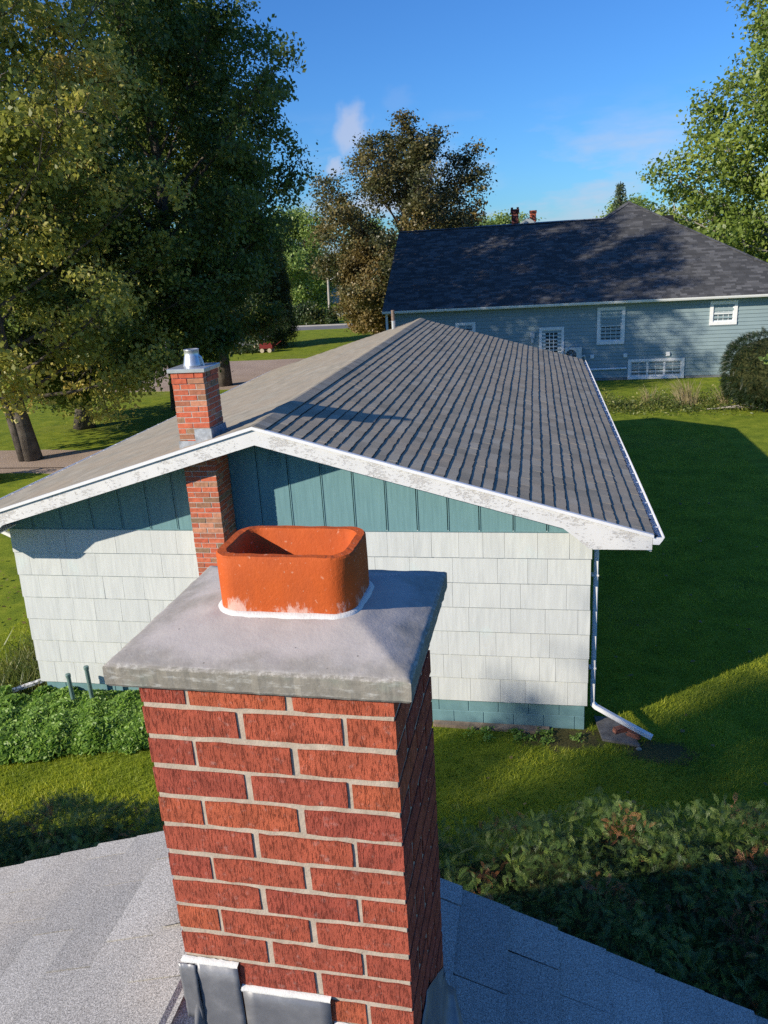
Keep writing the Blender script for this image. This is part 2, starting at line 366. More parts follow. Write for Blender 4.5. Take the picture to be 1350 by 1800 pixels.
# trees
MT['bark'] = plain('grey_bark', (.11, .095, .08), .95, .1, 0, .4, 4, .03)
MT['bark_pale'] = plain('pale_bark', (.36, .33, .29), .9, .1, 0, .3, 4, .02)
MT['bark_dark'] = plain('dark_bark', (.085, .07, .058), .95, .1, 0, .4, 4, .03)
MT['maple'] = leaf_mat('maple_leaf', [(.0, (.085, .120, .024)), (.3, (.215, .245, .045)), (.6, (.40, .39, .085)), (.8, (.54, .46, .12)), (1, (.60, .38, .11))], .46)
MT['maple_dark'] = leaf_mat('maple_leaf_green', [(.0, (.055, .095, .024)), (.5, (.125, .180, .038)), (.85, (.22, .26, .056)), (1, (.38, .32, .08))], .42)
MT['green'] = leaf_mat('ash_leaf', [(.0, (.095, .150, .026)), (.5, (.19, .265, .045)), (.9, (.30, .365, .065)), (1, (.38, .30, .09))], .38)
MT['farleaf'] = leaf_mat('far_leaf', [(.0, (.15, .22, .055)), (.5, (.25, .345, .085)), (1, (.37, .44, .13))], .42)
MT['brown'] = leaf_mat('turning_leaf', [(.0, (.034, .048, .016)), (.5, (.095, .098, .032)), (.8, (.24, .18, .055)), (1, (.38, .25, .085))], .28)
MT['rust'] = leaf_mat('rust_leaf', [(.0, (.10, .085, .03)), (.5, (.22, .165, .055)), (1, (.36, .22, .09))], .28)
MT['birch'] = leaf_mat('birch_leaf', [(.0, (.022, .045, .014)), (.6, (.05, .085, .022)), (1, (.12, .12, .03))], .25)
MT['spruce'] = leaf_mat('spruce_needle', [(.0, (.05, .085, .05)), (1, (.11, .15, .08))], .15)
MT['cedar'] = leaf_mat('cedar_frond', [(.0, (.050, .095, .030)), (.5, (.115, .195, .046)), (.93, (.24, .31, .065)), (.95, (.34, .14, .06)), (1, (.46, .22, .11))], .35, 2.0, .0)
MT['cedar_shaded'] = leaf_mat('shaded_cedar_frond', [(.0, (.010, .024, .008)), (.6, (.020, .040, .012)), (1, (.055, .075, .020))], .15, 2.0, .4)  # cedar colours darkened to put the tree shade on the shrub into them
MT['herb'] = leaf_mat('herb_leaf', [(.0, (.13, .25, .04)), (.6, (.25, .41, .07)), (.95, (.34, .49, .10)), (1, (.50, .50, .12))], .4, 2.0, .2)
MT['blade'] = leaf_mat('grass_blade', [(.0, (.125, .190, .020)), (.45, (.29, .355, .026)), (.85, (.48, .50, .040)), (1, (.62, .58, .22))], .35, .9, .5, .6)
MT['straw'] = leaf_mat('dry_stalk', [(.0, (.10, .11, .03)), (.4, (.26, .21, .10)), (1, (.50, .42, .26))], .2, 1, .1)
MT['weed'] = leaf_mat('weed_leaf', [(.0, (.06, .10, .02)), (.6, (.14, .18, .035)), (1, (.34, .30, .08))], .3, 1, .3)

# ------------------------------------------------------------------ ground, drive, road
def lawn_mat():
    b = NB('lawn', .95, .08); p = b.coord()
    big = b.noise(p, .22, 4); mid = b.noise(p, 1.7, 5, .65); fine = b.noise(p, 34, 4, .75)
    base = b.ramp(mid, [(.28, (.105, .155, .020)), (.5, (.195, .25, .026)), (.72, (.295, .325, .040))])
    base = b.mix(b.math('MULTIPLY', b.smooth(big, .5, .68), .4), base, (.23, .235, .055))
    base = b.mix(b.math('MULTIPLY', b.smooth(b.noise(p, .9, 5, .7), .54, .66), .45), base, (.075, .135, .022))
    base = b.mix(.85, base, b.ramp(fine, [(.3, (.55, .6, .5)), (.68, (1.35, 1.3, 1.2))]), 'MULTIPLY')
    # worn earth along the foundation and below the downspout
    sx = b.n.new('ShaderNodeSeparateXYZ'); b.l.new(p, sx.inputs[0]); x, y = sx.outputs[0], sx.outputs[1]
    def blob(cx, cy, rx, ry):
        a = b.math('MULTIPLY', b.math('SUBTRACT', x, cx), 1 / rx); c = b.math('MULTIPLY', b.math('SUBTRACT', y, cy), 1 / ry)
        return b.math('SQRT', b.math('ADD', b.math('MULTIPLY', a, a), b.math('MULTIPLY', c, c)))
    d = b.math('MINIMUM', blob(.35, 9.15, .75, .33), b.math('MINIMUM', blob(1.55, 8.95, .55, .30), blob(-7.6, 9.5, .6, .5)))
    d = b.math('ADD', d, b.math('MULTIPLY', b.math('SUBTRACT', b.noise(p, 5, 5, .7), .5), 1.9))
    base = b.mix(b.math('MULTIPLY', b.math('SUBTRACT', 1.0, b.smooth(d, .55, 1.05)), .85), base, b.ramp(fine, [(.3, (.035, .026, .016)), (.7, (.115, .085, .055))]))
    b.color(base); b.bump(fine, .02, .7); b.bump(mid, .05, .5); return b.m
MT['lawn'] = lawn_mat()
g = MB(); 
xs = [-900, -120, -60, -30, -12, 0, 12, 30, 60, 120, 900]; ys = [-300, -40, -10, 0, 10, 20, 40, 60, 80, 120, 200, 1500]
vs = [(x, y, 0) for y in ys for x in xs]; nx = len(xs)
structure('ground', g.add(vs, [(j * nx + i, j * nx + i + 1, (j + 1) * nx + i + 1, (j + 1) * nx + i) for j in range(len(ys) - 1) for i in range(nx - 1)]), MT['lawn'], 'mown lawn running round the houses')
b = NB('brown_gravel', .95, .1); p = b.coord()
base = b.ramp(b.noise(p, .5, 4), [(.3, (.36, .275, .22)), (.7, (.44, .345, .28))])
b.color(b.mix(.7, base, b.ramp(b.noise(p, 22, 4, .8), [(.3, (.7,) * 3), (.7, (1.25,) * 3)]), 'MULTIPLY')); b.bump(b.noise(p, 30, 3), .02); MT['gravel'] = b.m
def wavy(pts, amp=.18, n=40):
    out = []
    for (x0, y0), (x1, y1) in zip(pts, pts[1:] + pts[:1]):
        for i in range(n):
            t = i / n; out.append((x0 + (x1 - x0) * t + random.uniform(-amp, amp), y0 + (y1 - y0) * t + random.uniform(-amp, amp)))
    return out
structure('gravel_drive', MB().prism_z(wavy([(-70, 22.6), (-10.5, 22.4), (-10.2, 25.6), (-70, 25.9)], .12), -.2, .008), MT['gravel'], 'brown gravel drive behind the maples')
structure('gravel_forecourt', MB().prism_z(wavy([(-70, 39.3), (-9.5, 38.3), (-9.5, 50.2), (-70, 49.4)], .12), -.2, .010), MT['gravel'], 'brown gravel turning area beyond the white house')
b = NB('asphalt', .9, .2); p = b.coord()
b.color(b.mix(.7, b.ramp(b.noise(p, .4, 4), [(.3, (.16, .16, .165)), (.7, (.22, .215, .21))]), b.ramp(b.noise(p, 30, 3, .8), [(.3, (.75,) * 3), (.7, (1.2,) * 3)]), 'MULTIPLY')); MT['asphalt'] = b.m
structure('road', MB().prism_z([(-140, 71.0), (60, 71.0), (60, 74.6), (-140, 74.6)], -.2, .012), MT['asphalt'], 'grey road crossing behind the lawns')
structure('side_road', MB().prism_z([(-60, 59.0), (-21.5, 59.2), (-21.8, 71.0), (-60, 71.0)], -.2, .010), MT['asphalt'], 'grey paved lay-by beside the road')
structure('kerb', MB().box(-140, 60, 74.6, 74.85, -.2, .12), plain('kerb_concrete', (.36, .35, .33), .9, .1), 'low concrete kerb along the road')

# ------------------------------------------------------------------ the near house: only its roof shows
OX, OZ, OY = -.815, 4.54, 1.95           # ridge and gable end
SL, SR = .341, .425
nh = empty('near_house', (OX, -3, 0)); tag(nh, 'pale grey asphalt shingle roof of the house under the big brick chimney', 'house')
obj('wall', MB().prism_y([(-4.6, 0), (3.4, 0), (3.4, OZ - SR * (3.4 - OX) - .12), (OX, OZ - .12), (-4.6, OZ - SL * (OX + 4.6) - .12)], -8, OY - .16), MT['shake'], nh)
deck = MB()
aL, aR = math.atan(SL), math.atan(SR)
deck.prism_y([(OX, OZ - .1), (OX - 4.2, OZ - SL * 4.2 - .1), (OX - 4.2, OZ - SL * 4.2 - .012), (OX, OZ - .012)][::-1], -8.2, OY - .012)
deck.prism_y([(OX, OZ - .1), (OX, OZ - .012), (OX + 4.6, OZ - SR * 4.6 - .012), (OX + 4.6, OZ - SR * 4.6 - .1)][::-1], -8.2, OY - .012)
roof1 = obj('roof', deck, MT['rooflow'], nh)
def tab_mesh(name, w, l, th, seed, edge=.004, shade_strip=0.0):
    """one shingle tab: x down-slope 0..l (butt at l), y along the course 0..w; thin wedge with a slightly uneven butt"""
    rr = random.Random(seed); k = 4; v = []; f = []
    l0, l1 = rr.uniform(0, th * .55), rr.uniform(0, th * .55); e0, e1 = rr.uniform(-edge, edge), rr.uniform(-edge, edge)
    for i in range(k + 1):
        t = i / k; y = w * t; j = e0 + (e1 - e0) * t + rr.uniform(-edge, edge) * .3
        lift = l0 + (l1 - l0) * t + rr.uniform(0, th * .12)
        wj = max(.002, shade_strip * rr.uniform(.45, 1.5)); m_x = l + j - wj
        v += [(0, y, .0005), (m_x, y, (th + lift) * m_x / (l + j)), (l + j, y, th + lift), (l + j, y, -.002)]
    for i in range(k):
        a = 4 * i; c = a + 4
        f += [(a, a + 1, c + 1, c), (a + 1, a + 2, c + 2, c + 1), (a + 2, a + 3, c + 3, c + 2)]
    f += [(0, 3, 2, 1), (4 * k, 4 * k + 1, 4 * k + 2, 4 * k + 3)]
    me = bpy.data.meshes.new(name); me.from_pydata(v, [], f); me.update()
    for q in range(k):                  # the cut asphalt edge, plus any black strip painting the course shadow
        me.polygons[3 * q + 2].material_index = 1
        if shade_strip: me.polygons[3 * q + 1].material_index = 1
    return me
EXP = .157
def slope_matrix(side, s, y, ridge, zr, slope):
    """frame of a shingle whose upper edge lies s metres down the slope from the ridge at distance y"""
    a = math.atan(slope); d = Vector((math.cos(a) * side, 0, -math.sin(a)))
    nrm = Vector((math.sin(a) * side, 0, math.cos(a))); yv = Vector((0, 1, 0))
    if side < 0: M_ = Matrix((d, -yv, nrm)).transposed().to_4x4()
    else: M_ = Matrix((d, yv, nrm)).transposed().to_4x4()
    M_.translation = Vector((ridge, y, zr)) + d * s; return M_
def put(o, m):
    o.location = m.to_translation(); o.rotation_euler = m.to_euler()
tabs = [tab_mesh('shingle', .301, EXP + .035, .0065, i, .003) for i in range(5)]
for t in tabs: t.materials.append(MT['own']); t.materials.append(MT['rooflow'])
field_v, field_f, field_t = [], [], []
def into_field(me, m, tone, V, F, T):
    o = len(V); V.extend([tuple(m @ v.co) for v in me.vertices])
    for p in me.polygons: F.append(tuple(o + i for i in p.vertices)); T.append(tone if p.material_index == 0 else -1.0)
def poly_mesh(name, V, F, T, mat):
    me = bpy.data.meshes.new(name); me.from_pydata(V, [], F); me.update()
    a = me.attributes.new('tone', 'FLOAT', 'FACE'); a.data.foreach_set('value', T); me.materials.append(mat); me.materials.append(MT['rooflow'])
    for p, t in zip(me.polygons, T):
        if t < 0: p.material_index = 1
    return me
for side, sl in ((-1, SL), (1, SR)):
    for row in range(26):
        s0 = .02 + row * EXP - .035
        off = [0, .15, .08, .23][row % 4]
        for k in range(34):
            y1 = OY + random.uniform(-.003, .003) - k * .305 + (off if k else 0)
            if k: y1 = OY - k * .305 + off
            w = .301
            if k == 0: w = .305 - off - .004
            y0 = y1 - w
            lift = .0015 + .0008 * (row % 2)
            # the tab mesh runs 0..w along +y (right slope) or -y (left slope)
            m = slope_matrix(side, s0, y0 if side > 0 else y1, OX, OZ - .010, sl) @ Matrix.Translation((0, 0, lift))
            if k == 0: m = m @ Matrix.Scale(w / .301, 4, (0, 1, 0))
            me = tabs[random.randrange(5)]
            if k <= 4 and row < 15 and not (side < 0 and row > 13):
                o = obj('shingle', me, None, roof1); put(o, m)
                if k == 0: o.scale = (1, w / .301, 1)
            elif k < 20 or row % 2: into_field(me, m, random.random(), field_v, field_f, field_t)
stuffpart(obj('shingle_field', poly_mesh('shingle_field', field_v, field_f, field_t, MT['own_t']), None, roof1))
# ridge caps behind and before the chimney
for k in range(14):
    y1 = OY + .004 - k * .145; c = MB(); h = .165
    if y1 < 1.62 and y1 > 1.1: continue
    c.add([(OX - h * math.cos(aL), y1 - .16, OZ + .006 - h * math.sin(aL)), (OX, y1 - .16, OZ + .012), (OX + h * math.cos(aR), y1 - .16, OZ + .006 - h * math.sin(aR)),
           (OX - h * math.cos(aL), y1, OZ + .002 - h * math.sin(aL)), (OX, y1, OZ + .006), (OX + h * math.cos(aR), y1, OZ + .002 - h * math.sin(aR))],
          [(0, 1, 4, 3), (1, 2, 5, 4)])
    me = c.mesh('ridge_cap'); obj('ridge_cap', me, MT['own'], roof1)

# ------------------------------------------------------------------ the foreground chimney
CX, CY, TH = -.7338, 1.2056, -.0209
CW, CD, CZ2, PIT = .4922, .4035, 5.3591, .068
ch = empty('brick_chimney', (CX, CY, 4.0)); ch.rotation_euler = (0, 0, TH)
tag(ch, 'large red brick chimney with concrete cap and orange clay flue in front', 'chimney')
LC = lambda z: z - 4.0                    # local height
core = MB().box(.0032, CW - .0032, .0032, CD - .0032, 0, LC(5.4225)); lobj('mortar', core, MT['mortar'], ch)
def brick_mesh(name, lx, ly, lz, seed, bev=.003):
    rr = random.Random(seed); j = lambda a: rr.uniform(-a, a); poly = []
    for i in range(7): poly.append((lx * i / 7 + (j(.006) if i else .0012), j(.0013) + (.001 if i in (0, 6) else 0)))
    for i in range(2): poly.append((lx - abs(j(.0014)), lz * i / 2 + j(.003) + .001))
    for i in range(7): poly.append((lx - lx * i / 7 + (j(.006) if i else -.0012), lz + j(.0013) - (.001 if i in (0, 6) else 0)))
    for i in range(2): poly.append((abs(j(.0014)), lz - lz * i / 2 + j(.003) - .001))
    me = MB().prism_y(poly, 0, ly).mesh(name)
    me.materials.append(MT['brick']); return me
BL, BD, BH, J = .1895, .09, .0565, .0135
full = [brick_mesh('brick', BL, BD, BH, i) for i in range(10)]
def lay(x, y, z, length, rot, sx=1.0):
    o = lobj('brick', random.choice(full), None, ch); o.rotation_euler = (random.uniform(-.004, .004), random.uniform(-.006, .006), rot + random.uniform(-.005, .005))
    o.location = (x, y, z + random.uniform(-.001, .001)); o.scale = (length / BL, 1, 1)
H9 = math.pi / 2
for row in range(-1, 17):
    zb = LC(CZ2 - PIT * row) - BH
    if row == -1: zb -= .001
    if row % 2 == 0:        # full, full, header end
        lay(0, 0, zb, BL, 0); lay(BL + J, 0, zb, BL, 0)
        lay(CW, 0, zb, BL, H9); lay(CW, BL + J, zb, CD - BL - J, H9)
        lay(CW - BD - J, CD, zb, BL, math.pi); lay(CW - BD - J - BL - J, CD, zb, CW - BD - 2 * J - BL - .0, math.pi)
        lay(0, CD - BD - J, zb, CD - 2 * BD - 2 * J, -H9)
    else:                   # header end, full, full
        lay(BD * .95 + J, 0, zb, BL, 0); lay(CW - BL, 0, zb, BL, 0)
        lay(0, BL, zb, BL, -H9); lay(0, CD, zb, CD - BL - J, -H9)
        lay(CW, BD + J, zb, BL, H9); lay(CW, BD + J + BL + J, zb, CD - BD - BL - 2 * J, H9)
        lay(CW - BD - J, CD, zb, BL, math.pi); lay(BD * .9 + BL * .55, CD, zb, BL * .55, math.pi)
# concrete cap: sloping crown with rounded, chipped arris
def ring(x0, x1, y0, y1, z, n=22, rad=.006):
    pts = []
    for (xa, ya), (xb, yb) in (((x0, y0), (x1, y0)), ((x1, y0), (x1, y1)), ((x1, y1), (x0, y1)), ((x0, y1), (x0, y0))):
        for i in range(n): t = i / n; pts.append([xa + (xb - xa) * t, ya + (yb - ya) * t, z])
    return pts
rr = random.Random(5); o_ = .0389
zt_, zb_ = LC(5.4693), LC(5.4238); fx0, fx1, fy0, fy1 = .120, .397, .117, .300; zf = LC(5.506)
nx_, ny_ = 64, 54; V = []; F = []; X0, X1, Y0, Y1 = -o_, CW + o_, -o_, CD + o_
from mathutils import noise as mn
def crown(a, b_):
    d = min(min((a - X0) / (fx0 - .012 - X0), (X1 - a) / (X1 - fx1 - .012)), min((b_ - Y0) / (fy0 - .01 - Y0), (Y1 - b_) / (Y1 - fy1 - .01)))
    d = max(0, min(1, d)); e_ = min(a - X0, X1 - a, b_ - Y0, Y1 - b_)
    h_ = (zf - zt_) * d
    h_ -= .0030 * math.exp(-e_ / .0025)
    return zt_ + h_ + .0014 * mn.noise(Vector((a * 22, b_ * 22, 1))) + .0009 * mn.noise(Vector((a * 90, b_ * 90, 3)))
def grad(i, n_):                        # finer cells towards the arris
    t = i / n_; return t - .08 * math.sin(2 * math.pi * t)
for j_ in range(ny_ + 1):
    for i_ in range(nx_ + 1):
        a, b_ = X0 + (X1 - X0) * grad(i_, nx_), Y0 + (Y1 - Y0) * grad(j_, ny_); z = crown(a, b_)
        if i_ in (0, nx_) or j_ in (0, ny_):
            a += .0016 * mn.noise(Vector((a * 60, b_ * 60, 9))); b_ += .0016 * mn.noise(Vector((a * 60, b_ * 60, 19))); z += .0018 * mn.noise(Vector((a * 120, b_ * 120, 5)))
        V.append((a, b_, z))
k_ = nx_ + 1
for j_ in range(ny_):
    for i_ in range(nx_): F.append((j_ * k_ + i_, j_ * k_ + i_ + 1, (j_ + 1) * k_ + i_ + 1, (j_ + 1) * k_ + i_))
rim = [i_ for i_ in range(nx_ + 1)] + [j_ * k_ + nx_ for j_ in range(1, ny_ + 1)] + [ny_ * k_ + i_ for i_ in range(nx_ - 1, -1, -1)] + [j_ * k_ for j_ in range(ny_ - 1, 0, -1)]
def low(dz, ins):
    st_ = len(V); mx_, my_ = (X0 + X1) / 2, (Y0 + Y1) / 2
    for r_ in rim:
        a, b_, _ = V[r_]; V.append((mx_ + (a - mx_) * (1 - ins / .28) + .001 * mn.noise(Vector((a * 70, b_ * 70, dz * 300))), my_ + (b_ - my_) * (1 - ins / .24) + .001 * mn.noise(Vector((a * 50, b_ * 50, dz * 200 + 4))), zb_ + dz))
    return st_
prev = None; rows_ = [low(.0405, -.0010), low(.022, -.0012), low(.006, -.0004), low(.0, .004), low(0.0, .06)]
m_ = len(rim)
for k in range(m_): F.append((rim[k], rows_[0] + k, rows_[0] + (k + 1) % m_, rim[(k + 1) % m_]))
for ra, rb_ in zip(rows_, rows_[1:]):
    for k in range(m_): F.append((ra + k, rb_ + k, rb_ + (k + 1) % m_, ra + (k + 1) % m_))
me = MB().add(V, F).mesh('cap', 0, True)
for pi, pl in enumerate(me.polygons):
    if pi >= nx_ * ny_: pl.use_smooth = False
cap = lobj('cap', me, MT['concrete'], ch, label='weathered concrete crown with a pale bloom')
# flue liner: rounded rectangle tube, rough rim
def rrect(x0, x1, y0, y1, r, k=7, sub=7):
    pts = []
    cs = [(x1 - r, y0 + r, -90), (x1 - r, y1 - r, 0), (x0 + r, y1 - r, 90), (x0 + r, y0 + r, 180)]
    for ci, (cx, cy, a0) in enumerate(cs):
        for i in range(k + 1):
            a = R(a0 + 90 * i / k); pts.append((cx + r * math.cos(a), cy + r * math.sin(a)))
        nx_ = cs[(ci + 1) % 4]; a = R(a0 + 90); xa, ya = cx + r * math.cos(a), cy + r * math.sin(a)
        a = R(nx_[2]); xb, yb = nx_[0] + r * math.cos(a), nx_[1] + r * math.sin(a)
        for i in range(1, sub): t = i / sub; pts.append((xa + (xb - xa) * t, ya + (yb - ya) * t))
    return pts
zr_ = LC(5.624); wt = .021
outer = rrect(fx0, fx1, fy0, fy1, .046); inner = rrect(fx0 + wt, fx1 - wt, fy0 + wt, fy1 - wt, .030)
rr = random.Random(9); V = []; F = []
def fr(pts, z, jit=0.0, jz=0.0):
    V.extend([(x + rr.uniform(-jit, jit), y + rr.uniform(-jit, jit), z + rr.uniform(-jz, jz)) for x, y in pts])
fr(outer, zf - .01); fr(outer, (zf + zr_) / 2, .0004); fr(outer, zr_ - .004, .0004, .0006)
o2 = rrect(fx0 + .003, fx1 - .003, fy0 + .003, fy1 - .003, .043); fr(o2, zr_, .0008, .0009)
i2 = rrect(fx0 + wt - .003, fx1 - wt + .003, fy0 + wt - .003, fy1 - wt + .003, .033); fr(i2, zr_, .0008, .0009); fr(inner, zr_ - .004, .0004, .0006); fr(inner, zf - .35)
m_ = len(outer)
for i in range(6):
    for k in range(m_): F.append((i * m_ + k, i * m_ + (k + 1) % m_, (i + 1) * m_ + (k + 1) % m_, (i + 1) * m_ + k))
F.append(tuple(range(6 * m_, 7 * m_)))
mb = MB().add(V, F); me = mb.mesh('flue_liner', 0, True)
for pi, pl in enumerate(me.polygons): pl.use_smooth = not (2 * m_ <= pi < 5 * m_)
flue = lobj('flue_liner', me, MT['terracotta'], ch, label='orange terracotta flue liner with rounded corners')
V = []; F = []; rr = random.Random(3)
for i, (off, z) in enumerate(((.0, zf + .006), (.004, zf + .0055), (.009, zf + .002), (.012, zf - .004))):
    for x, y in rrect(fx0 - off, fx1 + off, fy0 - off, fy1 + off, .046 + off):
        wob = math.sin(x * 61) * .0012 + math.sin(y * 47 + x * 23) * .0012
        V.append((x + rr.uniform(-.0006, .0006) + wob, y + rr.uniform(-.0006, .0006) + wob * (1 if i else 0), z + rr.uniform(-.0007, .0007)))
for i in range(3):
    for k in range(m_): F.append((i * m_ + k, i * m_ + (k + 1) % m_, (i + 1) * m_ + (k + 1) % m_, (i + 1) * m_ + k)[::-1])
lobj('sealant', MB().add(V, F).mesh('sealant', 0, True), MT['sealant'], ch)
# lead step flashing on the front face, with white sealant along the top edges
def sheet(name, x0, x1, z0, z1, yo, bulge=.0, nx=8, nz=10, seed=0, mat='lead', flare=0.0):
    rr = random.Random(seed); V = []; F = []
    for j in range(nz + 1):
        for i in range(nx + 1):
            u_, v_ = i / nx, j / nz
            y = -yo - bulge * (math.sin(3.1 * u_ + seed) * .5 + math.sin(5 * v_ + 2 * u_ + seed) * .5) - rr.uniform(0, .0012)
            if j < 3: y -= flare * (3 - j) / 3
            V.append((x0 + (x1 - x0) * u_ + rr.uniform(-.001, .001), y, z0 + (z1 - z0) * v_ + rr.uniform(-.001, .001)))
    k = nx + 1
    for j in range(nz):
        for i in range(nx): F.append((j * k + i, j * k + i + 1, (j + 1) * k + i + 1, (j + 1) * k + i))
    # return edges give the sheet its thickness
    me = MB().add(V, F).mesh(name, 0, True); o = lobj(name, me, MT[mat], ch)
    md = o.modifiers.new('thickness', 'SOLIDIFY'); md.thickness = .0025; md.offset = 1; return o
sheet('flashing', .024, .122, LC(4.30), LC(4.742), .006, .0008, seed=1)
sheet('flashing', .126, .318, LC(4.25), LC(4.682), .004, .0006, seed=2)
sheet('flashing', .322, CW + .004, LC(4.20), LC(4.612), .003, .0006, seed=3)
sheet('flashing', -.012, .027, LC(4.585), LC(4.738), .010, .004, seed=4, flare=.0)
for (x0, x1, z, s) in ((-.006, .122, 4.745, 1), (.124, .320, 4.686, 2), (.322, CW, 4.616, 3)):
    rr = random.Random(s); V = []; F = []; kk = 16
    for i in range(kk + 1):
        x = x0 + (x1 - x0) * i / kk; t = rr.uniform(.0035, .0062)
        V += [(x, .001, LC(z) + t), (x, -.010 - rr.uniform(0, .002), LC(z) + t * .3), (x, -.009, LC(z) - t)]
    for i in range(kk): F += [(3 * i, 3 * i + 1, 3 * i + 4, 3 * i + 3), (3 * i + 1, 3 * i + 2, 3 * i + 5, 3 * i + 4)]
    lobj('flashing_sealant', MB().add(V, F).mesh('flashing_sealant', 0, True), MT['sealant'], ch)
# crumpled lead dog-ear folded round the left corner
V = []; F = []; nu, nv = 22, 22; rr = random.Random(21)
for j in range(nv + 1):
    for i in range(nu + 1):
        u_, v_ = i / nu, j / nv
        x = .028 - .085 * u_ * (1 - .62 * v_) ; z = LC(4.40) + .315 * v_
        y = -.012 - .030 * math.sin(math.pi * min(1, u_ * 1.2)) * (1 - v_) + .075 * u_ * u_
        y += .010 * math.sin(9 * u_ + 4 * v_) * (1 - v_) + .007 * math.sin(13 * v_ - 7 * u_) * (1 - v_)
        V.append((x, y, z))
for j in range(nv):
    for i in range(nu): a = j * (nu + 1) + i; F.append((a + 1, a, a + nu + 1, a + nu + 2))
o = lobj('flashing', MB().add(V, F).mesh('flashing', 0, True), MT['lead'], ch, label='crumpled lead dog-ear folded round the corner'); md = o.modifiers.new('thickness', 'SOLIDIFY'); md.thickness = .002
# apron on the right: upstand and sheet lying on the slope
rw = lambda x: OZ - SR * (x - OX)
V = []; F = []; rr = random.Random(8); ny, nx = 14, 8
prof = [(.0, .26), (.001, .15), (.003, .06), (.012, .022), (.035, .008), (.075, .006), (.105, .005)]
for j in range(ny + 1):
    y = -.03 + (CD + .02) * j / ny
    for (dx, dz) in prof:
        k = 1 - .75 * max(0, (j / ny - .45) / .55)
        ddx = dx * (k if dx > .01 else 1)
        V.append((CW + .003 + ddx + rr.uniform(-.0015, .0015), y, LC(rw(CX + CW + ddx)) + dz * (1 if dz < .1 else k) + rr.uniform(-.001, .001) + .006))
for j in range(ny):
    for i in range(len(prof) - 1): a = j * len(prof) + i; F.append((a, a + len(prof), a + len(prof) + 1, a + 1)[::-1])
o = lobj('flashing', MB().add(V, F).mesh('flashing', 0, True), MT['lead'], ch, label='grey lead apron lying on the shaded slope'); md = o.modifiers.new('thickness', 'SOLIDIFY'); md.thickness = .002

# ------------------------------------------------------------------ the white house
YW, XL, XR, ZT, ZB = 9.3206, -7.225, .683, 2.802, .3952
YF, YBK, XP, ZR, XE, S = 8.621, 23.19, -3.228, 4.333, 1.290, .2883
XEL = XP - (XE - XP); ZE = ZR - S * (XE - XP)
wh = empty('white_house', (XP, YW, 0)); tag(wh, 'low white bungalow with teal gable boards and a long brown grey shingle roof', 'house')
rz = lambda x: ZR - S * abs(x - XP)
body = MB().prism_y([(XL + .05, ZB), (XR - .05, ZB), (XR - .05, rz(XR) - .12), (XP, ZR - .12), (XL + .05, rz(XL) - .12)], YW + .035, YBK - .4)
wall = obj('wall', body, MT['dark'], wh)
side = MB().box(XR - .05, XR - .012, YW + .04, YBK - .4, ZB, rz(XR) - .13); side.box(XL + .012, XL + .05, YW + .04, YBK - .4, ZB, rz(XL) - .13)
obj('side_wall', side, MT['shake'], wh)
# siding shakes: seven courses, each piece a thin wedge leaning on the one below
EC = (ZT - ZB) / 7
def shake_mesh(seed):
    rr = random.Random(seed); k = 3; V = []; F = []
    for i in range(k + 1):
        x = i / k; t = .027 + rr.uniform(-.002, .002); dz = rr.uniform(-.0015, .0015)
        V += [(x, -t, dz), (x, -.004, EC + .012), (x, .004, EC + .012), (x, -.002, dz)]
    for i in range(k):
        a = 4 * i; c = a + 4
        F += [(a, c, c + 1, a + 1), (a + 3, c + 3, c, a), (a + 1, c + 1, c + 2, a + 2)]
    F += [(0, 1, 2, 3), (4 * k, 4 * k + 3, 4 * k + 2, 4 * k + 1)]
    me = bpy.data.meshes.new('siding_shake'); me.from_pydata(V, [], F); me.update(); me.materials.append(MT['shake']); return me
shakes = [shake_mesh(i) for i in range(6)]
rr = random.Random(31)
for row in range(7):
    x = XL - .008; z0 = ZB + EC * row
    jut = rr.uniform(0, .014)
    while x < XR + jut - .02:
        w = rr.choice([.22, .26, .3, .34, .38, .42, .46, .55]) + rr.uniform(-.02, .02)
        if x + w > XR + jut - .12: w = XR + jut - x
        if not (x > -4.25 and x + w < -3.87):
            o = obj('siding_shake', rr.choice(shakes), None, wall); o.location = (x + .0012, YW + .012 - rr.uniform(0, .002), z0); o.scale = (w - .0028, 1, 1)
        x += w
# teal gable boards
edges = [XL, -6.85, -6.4, -5.93, -5.494, -5.09, -4.695, -4.29, -3.89, -3.49, -3.087, -2.661, -2.257, -1.845, -1.453, -1.066, -.675, -.257, .15, XR - .02]
for x0, x1 in zip(edges, edges[1:]):
    g_ = .006; xa, xb = x0 + g_, x1 - g_; poly = [(xa, ZT + .006), (xb, ZT + .006), (xb, rz(xb) - .13)]
    if xa < XP < xb: poly.append((XP, ZR - .13))
    poly.append((xa, rz(xa) - .13))
    obj('board', MB().prism_y(poly, YW + .004, YW + .034), MT['teal'], wall)
    st = xa + .018
    obj('batten', MB().box(xa + .001, xa + .012, YW - .004, YW + .0035, ZT + .008, min(rz(xa), rz(xa + .02)) - .14), MT['teal'], wall)
obj('cap_strip', MB().box(XL, XR - .02, YW - .010, YW + .003, ZT - .004, ZT + .005), MT['teal'], wall)
lv = MB()
for k in range(8): lv.prism_x([(YW - .016, 3.66 + k * .034), (YW + .003, 3.682 + k * .034), (YW + .003, 3.690 + k * .034), (YW - .016, 3.668 + k * .034)], -3.33, -3.17)
obj('louvre_vent', lv, MT['teal'], wall)
